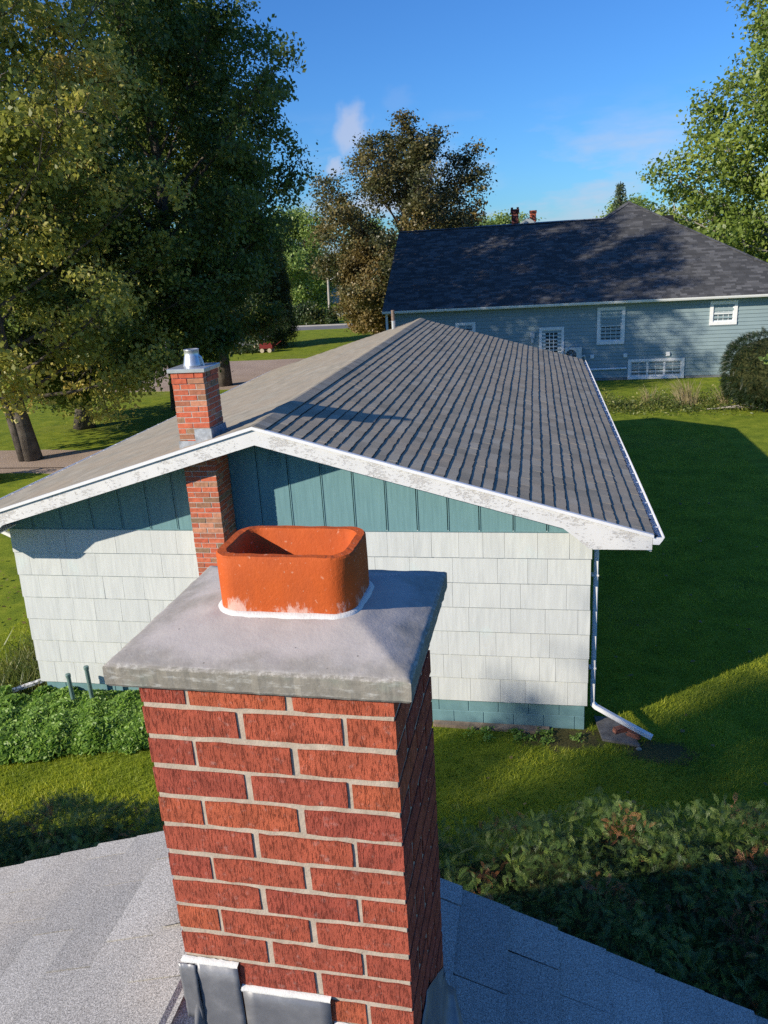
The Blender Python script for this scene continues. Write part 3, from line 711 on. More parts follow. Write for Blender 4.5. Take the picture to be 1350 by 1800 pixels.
# block foundation
fo = obj('foundation', MB().box(XL + .045, XR - .045, YW + .05, YBK - .45, -.2, ZB + .02), MT['block_joint'], wh)
bm_ = MB().box(0, .392, 0, .06, 0, .1925).mesh('foundation_block', .004); bm_.materials.append(MT['block'])
for row in range(2):
    x = XL + .04 - (.2 if row else 0) + .12
    while x < XR - .04:
        x0 = max(x, XL + .04); x1 = min(x + .392, XR - .03)
        if x1 - x0 > .04:
            o = obj('foundation_block', bm_, None, fo); o.location = (x0, YW + .042, .002 + .2 * row - (0 if row else .002)); o.scale = ((x1 - x0) / .392, 1, 1)
        x += .4
# roof deck, shingles
dk = MB()
dk.prism_y([(XP, ZR - .11), (XP, ZR - .014), (XEL, ZE - .014), (XEL, ZE - .11)][::-1][::-1], YF + .02, YBK - .01)
dk.prism_y([(XP, ZR - .11), (XE, ZE - .11), (XE, ZE - .014), (XP, ZR - .014)], YF + .02, YBK - .01)
roof2 = obj('roof', dk, MT['rooflow'], wh)
EX2 = .1432; SLEN = math.hypot(XE - XP, ZR - ZE)
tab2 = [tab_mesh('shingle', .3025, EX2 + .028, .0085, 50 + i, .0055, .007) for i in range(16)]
tab2w = [tab_mesh('shingle', .3025, EX2 + .028, .006, 80 + i, .004) for i in range(8)]     # no painted shadow strip on the sunnier slope
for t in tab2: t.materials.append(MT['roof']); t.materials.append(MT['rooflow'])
V, F, T = [], [], []; rr = random.Random(77)
rows = int(SLEN / EX2)
for row in range(rows + 1):
    s0 = .01 + row * EX2 - .028; off = .1525 * (row % 2); wave = rr.uniform(0, 6)
    for k in range(50):
        y0 = YF - .012 + k * .305 - (off if k else 0); w = .3025
        if k == 0: w = .3025 - off + .0; 
        if w <= .02 or y0 > YBK - .02: continue
        w = min(w, YBK - y0)
        sag = .004 * math.sin(y0 * .9 + wave) + .003 * math.sin(y0 * 2.3 + wave * 2)
        m = slope_matrix(1, s0 + sag, y0, XP, ZR - .012, S) @ Matrix.Translation((0, 0, .002 + .001 * (row % 2)))
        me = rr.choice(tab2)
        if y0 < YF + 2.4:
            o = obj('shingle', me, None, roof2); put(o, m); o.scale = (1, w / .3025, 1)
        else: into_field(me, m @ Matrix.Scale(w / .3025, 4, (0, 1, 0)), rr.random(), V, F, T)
for row in range(rows + 1):
    s0 = .01 + row * EX2 - .028
    for k in range(50):
        y1 = YF - .012 + (k + 1) * .305
        m = slope_matrix(-1, s0, min(y1, YBK), XP, ZR - .012, S) @ Matrix.Translation((0, 0, .001 + .001 * (row % 2)))
        into_field(rr.choice(tab2w), m, .35 + .65 * rr.random(), V, F, T)
stuffpart(obj('shingle_field', poly_mesh('shingle_field', V, F, T, MT['roof_t']), None, roof2))
a2 = math.atan(S); y = YF - .015; i = 0
rcm = []
for sd in range(4):
    q = random.Random(sd); h = .155; c = MB(); j = lambda: q.uniform(-.003, .003)
    c.add([(-h * math.cos(a2), 0, .0125 - h * math.sin(a2)), (-.02, 0, .0135), (.02, 0, .0135), (h * math.cos(a2), 0, .0125 - h * math.sin(a2)),
           (-h * math.cos(a2), .2, .0118 - h * math.sin(a2)), (-.02, .2, .0128), (.02, .2, .0128), (h * math.cos(a2), .2, .0118 - h * math.sin(a2)),
           (-h * math.cos(a2), 0, .004 - h * math.sin(a2)), (-.02, 0, .009), (.02, 0, .009), (h * math.cos(a2), 0, .004 - h * math.sin(a2))],
          [(0, 1, 5, 4), (1, 2, 6, 5), (2, 3, 7, 6), (8, 9, 1, 0), (9, 10, 2, 1), (10, 11, 3, 2), (3, 11, 7), (0, 4, 8)])
    me = c.mesh('ridge_cap'); me.materials.append(MT['roof']); rcm.append(me)
while y < YBK - .1:
    o = obj('ridge_cap', rcm[i % 4], None, roof2); o.location = (XP, y, ZR - .002); y += .150; i += 1
# plumbing stack through the far left slope
st = MB().lathe([(.055, 4.05), (.055, 4.33), (.062, 4.33), (.062, 4.35), (.05, 4.35)], -3.93, 22.6, 14)
obj('vent_stack', st, MT['galv'], roof2); obj('vent_stack', MB().lathe([(.05, 4.34), (.05, 4.64), (.042, 4.64)], -3.93, 22.6, 14), plain('rusty_pipe', (.20, .15, .12), .8, .2, 0, .4, 20), roof2, label='rusty upper length of the vent pipe')
# barge boards with the curved corbel at the eaves, drip edge
def barge(sg):
    X = lambda d: XP + sg * d; D = XE - XP
    top = [(X(0), ZR - .030), (X(D), ZE - .030)]
    bot = [(X(D), 2.849), (X(D - .633), 2.848), (X(D - .69), 2.866), (X(D - .75), 2.915), (X(D - .82), 2.978), (X(D - .885), 3.030), (X(D - .97), rz(X(D - .97)) - .212), (X(0), ZR - .222)]
    poly = top + bot
    if sg > 0: poly = poly[::-1]
    obj('barge_board', MB().prism_y(poly, YF, YF + .035), MT['peel'], wh)
    de = [(X(0), ZR + .004), (X(D + .01), ZE + .003), (X(D + .01), ZE - .032), (X(0), ZR - .034)]
    if sg > 0: de = de[::-1]
    dm = MB().prism_y(de, YF - .028, YF + .0195)
    obj('drip_edge', dm, MT['white'], wh)
    so = [(X(0.02), ZR - .20), (X(D), ZE - .19), (X(D), ZE - .215), (X(0.02), ZR - .226)]
    if sg > 0: so = so[::-1]
    obj('soffit', MB().prism_y(so, YF + .036, YW + .03), MT['trimwhite'], wh)
    ea = [(X(D - .64), 2.858), (X(D - .005), 2.858), (X(D - .005), 2.871), (X(D - .64), 2.871)]
    if sg < 0: ea = ea[::-1]
    obj('eave_soffit', MB().prism_y(ea, YF + .036, YBK - .05), MT['trimwhite'], wh)
    fb = [(X(D - .02), 2.874), (X(D + .001), 2.874), (X(D + .001), ZE - .03), (X(D - .02), ZE - .03)]
    if sg < 0: fb = fb[::-1]
    obj('eave_fascia', MB().prism_y(fb, YF + .036, YBK - .05), MT['trimwhite'], wh)
barge(1); barge(-1)
# gutters
def gutter(sg):
    x = XE if sg > 0 else XEL
    P = [(.004, -.035), (.004, -.115), (.075, -.118), (.085, -.09), (.108, -.065), (.118, -.030), (.128, -.028), (.128, -.034), (.122, -.036), (.113, -.070), (.090, -.094), (.071, -.112), (.010, -.109), (.010, -.035)]
    poly = [(x + sg * a, ZE + c) for a, c in P]
    if sg < 0: poly = poly[::-1]
    # an open trough: build the sheet as strips along y
    V = []; F = []; n_ = len(poly); ys_ = [YF + .002 + (YBK - YF - .01) * i / 30 for i in range(31)]
    for q, yy in enumerate(ys_):
        dz = .006 * math.sin(yy * .7) - .012 * q / 30
        V += [(a, yy, c + dz) for a, c in poly]
    for q in range(30):
        for k in range(n_): F.append((q * n_ + k, q * n_ + (k + 1) % n_, (q + 1) * n_ + (k + 1) % n_, (q + 1) * n_ + k))
    F.append(tuple(range(n_))); F.append(tuple(range(30 * n_ + n_ - 1, 30 * n_ - 1, -1)))
    gt = obj('gutter', MB().add(V, F), MT['white'], wh)
    endp = [(x + sg * a, ZE + c) for a, c in ((.004, -.035), (.004, -.116), (.075, -.118), (.108, -.066), (.128, -.030))]
    if sg < 0: endp = endp[::-1]
    obj('end_cap', MB().prism_y(endp, YF - .004, YF + .0015), MT['white'], gt)
    hm = MB().box(-.062, .062, -.012, .012, -.002, .002).mesh('hanger'); hm.materials.append(MT['white'])
    yy = YF + .35
    while yy < YBK - .2:
        o = obj('hanger', hm, None, gt); o.location = (x + sg * .066, yy, ZE - .031 - .012 * (yy - YF) / 15); yy += .46
    db = MB(); q = random.Random(4)
    for _ in range(260):
        yy = q.uniform(YF + .03, YBK - .2); xx = x + sg * q.uniform(.012, .07); s_q = q.uniform(.012, .03); zz = ZE - .108 + q.uniform(0, .02)
        db.add([(xx - s_q, yy, zz), (xx, yy - s_q * .5, zz + .01), (xx + s_q * .6, yy, zz + .004), (xx, yy + s_q, zz + .012)], [(0, 1, 2, 3)])
    for yy in (YF + .05, YF + .6): db.add([(x + sg * .02, yy - .05, ZE - .05), (x + sg * .06, yy, ZE - .03), (x + sg * .09, yy + .05, ZE - .05), (x + sg * .05, yy + .07, ZE - .04)], [(0, 1, 2, 3)])
    stuffpart(obj('leaf_litter', db, MT['debris'], gt))
    return gt
gutter(1); gutter(-1)
def rect_pipe(pts, w, d):
    """square-section pipe along pts, ribs left to the profile"""
    mb = MB(); pts = [Vector(p) for p in pts]; V = []; F = []
    for i, p in enumerate(pts):
        t = (pts[min(i + 1, len(pts) - 1)] - pts[max(i - 1, 0)]).normalized()
        a = Vector((0, 1, 0)); a = (a - t * a.dot(t)).normalized(); b_ = t.cross(a)
        for (u_, v_) in ((-1, -.7), (-.7, -1), (.7, -1), (1, -.7), (1, .7), (.7, 1), (-.7, 1), (-1, .7)): V.append(tuple(p + a * u_ * w / 2 + b_ * v_ * d / 2))
    for i in range(len(pts) - 1):
        for k in range(8): F.append((i * 8 + k, i * 8 + (k + 1) % 8, (i + 1) * 8 + (k + 1) % 8, (i + 1) * 8 + k))
    F += [tuple(range(7, -1, -1)), tuple(range(len(pts) * 8 - 8, len(pts) * 8))]
    return mb.add(V, F)
dsp = obj('downspout', rect_pipe([(1.36, 9.42, 2.92), (1.34, 9.42, 2.82), (1.15, 9.42, 2.74), (.82, 9.42, 2.66), (.757, 9.42, 2.58), (.757, 9.42, .42), (.762, 9.40, .37)], .072, .056), MT['white'], wh)
obj('leader', rect_pipe([(.752, 9.41, .385), (.80, 9.385, .345), (1.12, 9.24, .235), (1.476, 9.09, .115)], .082, .062), MT['white'], dsp)
for z in (.9, 2.2): obj('strap', MB().box(.70, .789, 9.378, 9.462, z, z + .02), MT['white'], dsp)
dl = obj('downspout', rect_pipe([(XEL - .06, 9.7, 2.80), (XEL + .0, 9.7, 2.68), (XL - .25, 9.7, 2.55), (XL - .06, 9.7, 2.46), (XL - .06, 9.7, .25)], .072, .056), MT['white'], wh)
b = NB('flaking_white_pipe', .6, .3); p = b.coord(); b.color(b.mix(b.smooth(b.noise(p, 22, 4), .5, .55), (.78, .78, .78), (.2, .2, .21))); MT['flake'] = b.m
obj('leader', rect_pipe([(-7.50, 9.72, .16), (-7.95, 9.40, .10)], .08, .06), MT['flake'], dl, label='flaking white leader lying on the grass')
# second chimney, exterior, through the overhang
c2x0, c2x1, c2y0, c2y1 = -4.262, -3.852, 8.858, 9.29
chm = obj('chimney', MB().box(c2x0 + .004, c2x1 - .004, c2y0 + .004, c2y1 - .004, 0, 4.945), MT['mortar2'], wh, label='slim old brick chimney with a galvanised top')
b2m = []
for i in range(5):
    q = random.Random(i); me = MB().box(0, .1925, 0, .08, 0, .0575).mesh('brick', .0025)
    for v in me.vertices: v.co += Vector((q.uniform(-.0015, .0015),) * 3)
    me.materials.append(MT['brick2']); b2m.append(me)
def lay2(x, y, z, ln, rot):
    o = obj('brick', random.choice(b2m), None, chm); o.location = (x + random.uniform(-.002, .002), y + random.uniform(-.002, .002), z); o.rotation_euler = (0, 0, rot); o.scale = (ln / .1925, 1, 1)
W2 = c2x1 - c2x0; D2 = c2y1 - c2y0; row = 0; z = 4.945 - .0575
while z > 2.28:
    if row % 2 == 0: fr_ = [(0, .09), (.10, .1925), (.3025, W2 - .3025)]
    else: fr_ = [(0, .1925), (.2025, W2 - .2025)]
    pr = .012 if row < 2 else 0
    for a, ln in fr_: lay2(c2x0 + a, c2y0 - pr, z, ln, 0)
    for a, ln in ([(.085, .15), (.245, D2 - .245)] if row % 2 else [(.085, .1), (.195, D2 - .195)]): lay2(c2x1 + pr, c2y0 + a - (.0), z, ln, H9)
    if z > 3.9:
        for a, ln in ([(.085, .15), (.245, D2 - .245)]): lay2(c2x0 - pr, c2y0 + a + ln, z, ln, -H9)
        for a, ln in ((0, .1925), (.2025, W2 - .2025)): lay2(c2x0 + a + ln, c2y1 + pr, z, ln, math.pi)
    z -= .0675; row += 1
obj('chimney_cap', MB().box(c2x0 - .035, c2x1 + .035, c2y0 - .035, c2y1 + .035, 4.949, 5.0).mesh('chimney_cap', .006), MT['galv'], chm)
cx, cy = -4.06, 9.07
obj('flue_pipe', MB().lathe([(.118, 5.001), (.112, 5.02), (.092, 5.12), (.088, 5.125), (.088, 5.19), (.092, 5.195), (.092, 5.202), (.080, 5.202), (.080, 5.05)], cx, cy, 22).mesh('flue_pipe', 0, True), MT['galv'], chm)
obj('cowl_bracket', MB().tube([(cx + .08, cy, 5.13), (cx + .115, cy, 5.10), (cx + .14, cy, 5.0)], [.012] * 3, 6), MT['galv'], chm)
fl = MB(); zz = lambda x: rz(x) + .004
fl.prism_y([(c2x0 - .012, zz(c2x0) - .03), (c2x1 + .012, zz(c2x1) - .03), (c2x1 + .012, zz(c2x1) + .115), (c2x0 + .21, zz(c2x1) + .115), (c2x0 + .21, zz(c2x0) + .085), (c2x0 - .012, zz(c2x0) + .085)], c2y0 - .018, c2y0 - .013)
obj('flashing', fl, MT['galvdull'], chm)
fl = MB().prism_x([(c2y0 - .018, zz(c2x1) - .03), (c2y1 + .06, zz(c2x1) - .03), (c2y1 + .02, zz(c2x1) + .10), (c2y0 - .018, zz(c2x1) + .115)], c2x1 + .013, c2x1 + .018)
obj('flashing', fl, MT['galvdull'], chm)

# ------------------------------------------------------------------ small things round the white house
def cap_pipe(x, y, z1, tilt, label):
    e_ = empty('standpipe', (x, y, 0)); tag(e_, label, 'pipe', 'green standpipes by the white wall')
    mt_ = MT['pipegreen']
    obj('pipe', MB().tube([(x + tilt, y, -.1), (x, y, z1 - .03)], [.03, .03], 12), mt_, e_)
    obj('pipe_cap', MB().lathe([(.036, z1 - .05), (.038, z1 - .01), (.033, z1), (.01, z1 + .004)], x, y, 14), mt_, e_)
MT['pipegreen'] = plain('grey_green_paint', (.13, .21, .20), .55, .35, 0, .2, 9)
cap_pipe(-6.565, 9.03, .70, .01, 'shorter grey green standpipe nearer the house corner, left of its twin')
cap_pipe(-6.275, 9.06, .82, .0, 'taller grey green capped standpipe nearer the brick chimney')
MT['plank'] = plain('weathered_plank', (.27, .21, .16), .95, .1, 0, .35, 7, .004)
MT['plank_grey'] = plain('grey_board', (.17, .165, .155), .95, .1, 0, .3, 9, .004)
q = MB().add([(-1.35, 9.25, .0), (.20, 9.20, .0), (.20, 9.335, .0), (-1.35, 9.345, .0), (-1.35, 9.25, .045), (.20, 9.20, .035), (.20, 9.335, .04), (-1.35, 9.345, .045)], [(0, 3, 2, 1), (4, 5, 6, 7), (0, 1, 5, 4), (1, 2, 6, 5), (2, 3, 7, 6), (3, 0, 4, 7)])
o = obj('plank', q, MT['plank']); tag(o, 'long weathered plank lying against the teal foundation', 'plank')
q = MB().prism_z([(.80, 9.66), (.87, 9.12), (1.33, 9.02), (1.25, 9.35), (1.16, 9.62)], .004, .035)
o = obj('splash_board', q, MT['plank_grey']); tag(o, 'split grey board under the white downspout leader', 'board')
def stone(name, x, y, s, seed, mat, label, cat='stone', group=None, flat=.6):
    q = random.Random(seed); V = []; F = []; nl, nr = 5, 8
    for i in range(nl + 1):
        ph = math.pi * i / nl
        for k in range(nr):
            t = 2 * math.pi * k / nr; r_ = s * (1 + q.uniform(-.22, .22))
            V.append((x + r_ * math.sin(ph) * math.cos(t), y + r_ * .8 * math.sin(ph) * math.sin(t), max(.0, s * flat * .5 + s * flat * math.cos(ph) * (1 + q.uniform(-.1, .1)))))
    for i in range(nl):
        for k in range(nr): F.append((i * nr + k, (i + 1) * nr + k, (i + 1) * nr + (k + 1) % nr, i * nr + (k + 1) % nr))
    o = obj(name, MB().add(V, F), mat); tag(o, label, cat, group); return o
MT['redrock'] = plain('broken_brick', (.30, .13, .09), .95, .1, 0, .4, 20, .006)
MT['tan'] = plain('tan_stone', (.45, .38, .28), .95, .1, 0, .2, 20, .004)
q = random.Random(4); V = []; F = []
for (bx, by, bz, ang, sx, sy, sz) in ((1.16, 9.33, .04, .3, .11, .06, .06), (1.27, 9.25, .036, -.4, .09, .05, .05)):
    pass
def rubble(x, y, z, ang, sx, sy, sz, seed, label):
    q = random.Random(seed); mb = MB().box(-sx, sx, -sy, sy, 0, sz)
    me = mb.mesh('brick_fragment', .012)
    for v in me.vertices: v.co += Vector((q.uniform(-.018, .018), q.uniform(-.018, .018), q.uniform(-.008, .012)))
    o = obj('brick_fragment', me, MT['redrock'], None, (x, y, z), (0, 0, ang)); tag(o, label, 'brick', 'broken bricks under the downspout')
rubble(1.13, 9.32, .033, .5, .11, .05, .06, 1, 'broken red brick lying on the grey splash board, the one nearer the wall')
rubble(1.27, 9.22, .028, -.5, .085, .05, .055, 2, 'smaller broken red brick at the outer end of the splash board')
stone('stone', 1.31, 8.98, .035, 3, MT['tan'], 'small tan stone on the grass below the end of the downspout leader')
rubble(-7.48, 9.60, .0, .4, .10, .05, .07, 6, 'broken red brick under the flaking leader at the far wall corner')
stone('stone', -7.08, 7.90, .06, 8, MT['tan'], 'pale stone at the front edge of the green herb bed')

# ------------------------------------------------------------------ foliage helpers
def unit(v): return v / (np.linalg.norm(v, axis=1, keepdims=True) + 1e-9)
def leaves(centres, outward, size, rng, up=.55, rnd=.9, aspect=.66, jit=.5, tone=None, fold=.0):
    n = len(centres); nrm = unit(outward * .6 + np.array([0, 0, up]) + rng.normal(0, rnd, (n, 3)))
    t = unit(np.cross(nrm, rng.normal(0, 1, (n, 3)))); b_ = np.cross(nrm, t)
    s = (size * (1 + rng.uniform(-jit, jit, n)))[:, None]
    w = s * aspect * .5
    v = np.stack([centres - t * s * .5, centres + b_ * w - t * s * .08 + nrm * s * .08, centres + t * s * .5, centres - b_ * w - t * s * .08 + nrm * s * .08], 1).reshape(-1, 3)
    f = np.arange(4 * n).reshape(n, 4)
    return v, f, (rng.random(n) if tone is None else tone)
def grow(seed, H, R_, zc0, lean=(0, 0), nlimb=14, nsub=5, ntw=4, trunk_r=.35, profile=None, leaf=.15, per=55, cl=.55, droop=0.0, gaps=.12, up0=.15, up1=.9, multi=1, twig_r=.012):
    """branches and leaf clusters of one broadleaf tree standing at the origin"""
    rng = np.random.default_rng(seed); rr = random.Random(seed); wood = MB(); ends = []
    prof = profile or (lambda t: math.sin(math.pi * min(1, max(0, .08 + .90 * t)) ** .8) ** .75)
    top = Vector((lean[0], lean[1], H * .93))
    def axis(t):
        return Vector((lean[0] * t * t + .25 * math.sin(2.3 * t * 3 + seed), lean[1] * t * t + .22 * math.sin(3.1 * t * 2 + seed * 2), H * .93 * t)) * 1.0
    for mlt in range(multi):
        off = Vector((0, 0, 0)) if mlt == 0 else Vector((rr.uniform(.2, .45) * (-1) ** mlt, rr.uniform(-.2, .2), 0))
        pts = []; rads = []
        for i in range(11):
            t = i / 10; p = axis(t) - axis(0)
            pts.append(tuple(p + off * (1 + 3 * t))); rads.append(trunk_r * (1.0 if mlt == 0 else .7) * ((1 - t) ** .8 + .03) * (1.35 if i == 0 else 1))
        wood.tube(pts, rads, 9)
    for li in range(nlimb):
        t0 = (zc0 + (H - zc0) * (li + .3) / nlimb * .92) / H
        zt_l = zc0 + (H - zc0) * (li + .5) / nlimb
        base = axis(max(.12, t0 * .78)) - axis(0)
        ang = li * 2.399 + rr.uniform(-.4, .4)
        rad = R_ * prof((zt_l - zc0) / (H - zc0)) * rr.uniform(.78, 1.05)
        el = up0 + (up1 - up0) * (li / nlimb)
        axp = axis(min(1, zt_l / H)) - axis(0)
        tip = Vector((axp.x + math.cos(ang) * rad, axp.y + math.sin(ang) * rad, zt_l + rad * .18 - droop * rad))
        mid = base.lerp(tip, .5) + Vector((0, 0, -.08 * rad if droop == 0 else .25 * rad)) + Vector((rr.uniform(-.3, .3), rr.uniform(-.3, .3), rr.uniform(-.1, .2)))
        lr = trunk_r * .34 * (1 - .55 * li / nlimb)
        def bez(u_): return base * (1 - u_) ** 2 + mid * 2 * u_ * (1 - u_) + tip * u_ ** 2
        wood.tube([tuple(bez(k / 5)) for k in range(6)], [lr * (1 - .82 * k / 5) for k in range(6)], 6, False)
        for si in range(nsub):
            u_ = .32 + .68 * (si + rr.random()) / nsub; p0 = bez(u_)
            d = (tip - base).normalized(); pr = Vector((rr.gauss(0, 1), rr.gauss(0, 1), rr.gauss(.15 - droop, .6)))
            ln = min(rad * rr.uniform(.22, .42) * (1.1 - .35 * u_), rr.uniform(1.1, 1.9))
            p1 = p0 + (d * .7 + pr * .55).normalized() * ln
            wood.tube([tuple(p0), tuple(p0.lerp(p1, .5) + Vector((0, 0, .05 * ln))), tuple(p1)], [lr * .28, lr * .18, twig_r], 4, False)
            ends.append(p1)
            for ti in range(ntw):
                pr = Vector((rr.gauss(0, 1), rr.gauss(0, 1), rr.gauss(.1 - droop, .8))).normalized()
                q0 = p0.lerp(p1, rr.uniform(.35, 1)); q1 = q0 + pr * ln * rr.uniform(.35, .75)
                wood.tube([tuple(q0), tuple(q1)], [twig_r * 1.2, twig_r * .5], 3, False); ends.append(q1)
        ends.append(tip)
    E_ = np.array([tuple(p) for p in ends]); keep = rng.random(len(E_)) > gaps; E_ = E_[keep]
    cnt = np.maximum(6, rng.normal(per, per * .35, len(E_)).astype(int)); idx = np.repeat(np.arange(len(E_)), cnt)
    spread = np.clip(rng.normal(0, 1, (len(idx), 3)), -1.9, 1.9) * np.array([cl, cl, cl * .62]) * (.6 + .5 * rng.random((len(E_), 1)))[idx]
    if droop: spread[:, 2] = -np.abs(rng.normal(0, cl * 2.0, len(idx)))
    C_ = E_[idx] + spread
    ctr = np.array([lean[0] * .5, lean[1] * .5, (zc0 + H) / 2]); out = unit(C_ - ctr)
    ctone = rng.random(len(E_)); tone = np.clip(.5 * ctone[idx] + .5 * rng.random(len(idx)), 0, 1)
    v, f, t = leaves(C_, out, leaf, rng, tone=tone)
    return wood, (v, f, t)
MESH = {}
def tree_meshes(key, mat, bark, **kw):
    wood, (v, f, t) = grow(**kw)
    a = wood.mesh('trunk', 0, True); a.materials.append(MT[bark])
    c = fast_mesh('crown', v, f, t); c.materials.append(MT[mat]); MESH[key] = (a, c)
def plant_tree(name, key, x, y, rot, sc, label, cat='tree', group=None, mats=None):
    o = bpy.data.objects.new(name, None); COL.objects.link(o); o.location = (x, y, 0); o.rotation_euler = (0, 0, rot)
    o.scale = (sc, sc, sc) if not isinstance(sc, tuple) else sc
    tag(o, label, cat, group)
    a = bpy.data.objects.new('trunk', MESH[key][0]); c = bpy.data.objects.new('crown', MESH[key][1])
    for q in (a, c): COL.objects.link(q); q.parent = o
    if mats:
        for q, m in ((a, mats[0]), (c, mats[1])):
            if m: q.material_slots[0].link = 'OBJECT'; q.material_slots[0].material = MT[m]
    return o

# ------------------------------------------------------------------ trees
full_prof = lambda t: (1 - (2 * t - .85) ** 2 * .62) if t < .93 else .35
tree_meshes('maple', 'maple', 'bark', seed=3, H=18.5, R_=5.3, zc0=1.7, nlimb=42, nsub=8, ntw=5, trunk_r=.24, lean=(-1.2, .3), leaf=.155, per=64, cl=.36, profile=lambda t: .90 + .10 * math.sin(math.pi * t * 1.4) if t < .7 else .94 - (t - .7) * 1.9, gaps=.26, up0=-.1, multi=2)
tree_meshes('maple_b', 'maple_dark', 'bark', seed=8, H=18, R_=5.4, zc0=1.6, nlimb=36, nsub=8, ntw=5, trunk_r=.34, leaf=.17, per=58, cl=.40, profile=lambda t: .50 + .5 * min(1, t / .42) if t < .62 else 1.0 - (t - .62) * 1.9, gaps=.12, up0=-.1)
tree_meshes('ash', 'green', 'bark_pale', seed=15, H=21.5, R_=10.2, zc0=1.0, nlimb=46, nsub=8, ntw=5, trunk_r=.42, leaf=.24, per=48, cl=.62, profile=lambda t: 1.0 - .05 * (t < .1) - max(0, t - .22) * 1.05, gaps=.06)
tree_meshes('turning', 'brown', 'bark_dark', seed=21, H=14.6, R_=6.6, zc0=1.2, nlimb=34, nsub=8, ntw=5, trunk_r=.42, leaf=.19, per=56, cl=.46, profile=lambda t: .82 + .2 * t if t < .62 else .94 - (t - .62) * 1.75, gaps=.10, twig_r=.022)
tree_meshes('round', 'farleaf', 'bark', seed=33, H=10, R_=4.6, zc0=.5, nlimb=22, nsub=6, ntw=4, trunk_r=.25, leaf=.26, per=40, cl=.6, gaps=.06)
tree_meshes('birch', 'birch', 'bark_pale', seed=41, H=10.0, R_=2.3, zc0=1.7, nlimb=30, nsub=5, ntw=4, trunk_r=.17, leaf=.14, per=90, cl=.40, droop=.35, gaps=.03, multi=1, profile=lambda t: 1.0 - .6 * t)

plant_tree('maple_tree', 'maple', -17.3, 24.3, .4, (1.0, 1.0, 1.07), 'tall maple turning yellow, its thick trunk at the left of the roof', 'tree', 'maples by the gravel drive')
plant_tree('maple_tree', 'maple_b', -16.2, 39.8, 1.9, (.98, .98, 1.06), 'dark green maple whose trunk stands beside the metal flue pipe', 'tree', 'maples by the gravel drive')
plant_tree('maple_tree', 'maple_b', -15.8, 33.4, 4.3, (.98, .98, 1.10), 'dark maple in the shade between the two other maples', 'tree', 'maples by the gravel drive')
plant_tree('maple_tree', 'maple_b', -18.4, 29.6, 2.9, (.98, .98, .64), 'shorter dark maple close behind the nearest maple trunk', 'tree', 'maples by the gravel drive')
# trees behind the photographer: their broken shade falls on the hedge and the lower wall
plant_tree('garden_tree', 'round', -26.7, -14.9, 1.2, (.52, .52, 1.80), 'garden tree behind the near house that dapples the hedge', 'tree', 'trees behind the near house', ('bark', 'green'))
tree_meshes('airy', 'green', 'bark', seed=71, H=11.5, R_=1.35, zc0=2.0, nlimb=26, nsub=4, ntw=3, trunk_r=.08, leaf=.15, per=7, cl=.16, gaps=.35, twig_r=.006, profile=lambda t: .8 if t < .8 else .6)
plant_tree('garden_tree', 'airy', -14.8, -7.2, 2.0, 1.0, 'thin-leaved unseen tree added behind the near house to dapple the hedge top', 'tree', 'trees behind the near house')  # unseen tree added to break up the roof's straight shadow on the hedge
plant_tree('garden_tree', 'round', -11.65, 0.0, 3.0, (.25, .25, .62), 'small unseen tree added beside the near house to shade the hedge', 'tree', 'trees behind the near house', ('bark', 'green'))  # unseen tree added as a blocker to keep the left hedge dark
plant_tree('ash_tree', 'ash', 16.4, 54.5, 2.2, (1.0, 1.0, 1.0), 'big sunlit green tree rising over the hipped end of the blue house', 'tree', 'green trees behind the blue house')
plant_tree('ash_tree', 'ash', 27.0, 64.0, .4, 1.0, 'green tree behind the big sunlit tree at the right edge', 'tree', 'green trees behind the blue house')
plant_tree('turning_tree', 'turning', -8.6, 58.5, .9, (1.0, 1.0, .97), 'brown and gold autumn tree behind the left end of the dark roof', 'tree')
tree_meshes('rustbush', 'rust', 'bark_dark', seed=51, H=8.4, R_=2.3, zc0=.7, nlimb=18, nsub=5, ntw=4, trunk_r=.14, leaf=.20, per=50, cl=.42, gaps=.05)
plant_tree('rusty_tree', 'rustbush', -11.3, 57.0, 0, (.85, .85, .92), 'small rust brown tree beside the gable end of the blue house', 'tree')
plant_tree('weeping_birch', 'birch', -20.0, 57.0, 0, (.9, .9, .92), 'dark weeping birch hanging over the red wagon', 'tree', 'weeping birches on the lawn')
plant_tree('weeping_birch', 'birch', -18.3, 57.4, 2.0, (.42, .42, .80), 'slim weeping birch with a pale trunk beside the larger one', 'tree', 'weeping birches on the lawn')
far = [(-27.2, 93, 1.15, 'bright green round tree beyond the road, just left of the lamp pole'), (-20.5, 104, 1.0, 'green tree beyond the road, behind the rust brown tree'), (-37, 106, 1.15, 'pale green tree beyond the road behind the weeping birch'),
       (-16, 110, .95, 'green tree beyond the road above the hydrant'), (-8, 114, 1.0, 'green tree beyond the road behind the brown tree'), (-50, 118, 1.3, 'green tree beyond the road behind the maples'),
       (-2.6, 78, .88, 'small olive tree beside the dark far chimney'), (12, 112, 1.1, 'green tree far behind the blue house'), (32, 100, 1.3, 'green tree far behind the ash trees')]
for i, (x, y, s, lb) in enumerate(far): plant_tree('roadside_tree', 'round', x, y, i * 1.7, s, lb, 'tree', 'green trees beyond the road')
tl = []
for i in range(60): tl.append((-150 + i * 6 + random.uniform(-2, 2), 150 + random.uniform(-8, 30), random.uniform(.8, 1.25)))
rng = np.random.default_rng(5); Cc = np.concatenate([np.array([x, y, 0]) + np.clip(rng.normal(0, 1, (1500, 3)), -1.7, 1.7) * np.array([3, 3, 2.2]) * s + np.array([0, 0, 4.2 * s]) for x, y, s in tl]); Cc[:, 2] = np.abs(Cc[:, 2])
v, f, t = leaves(Cc, np.tile(np.array([[0, -1., .3]]), (len(Cc), 1)), .55, rng, tone=rng.random(len(Cc)))
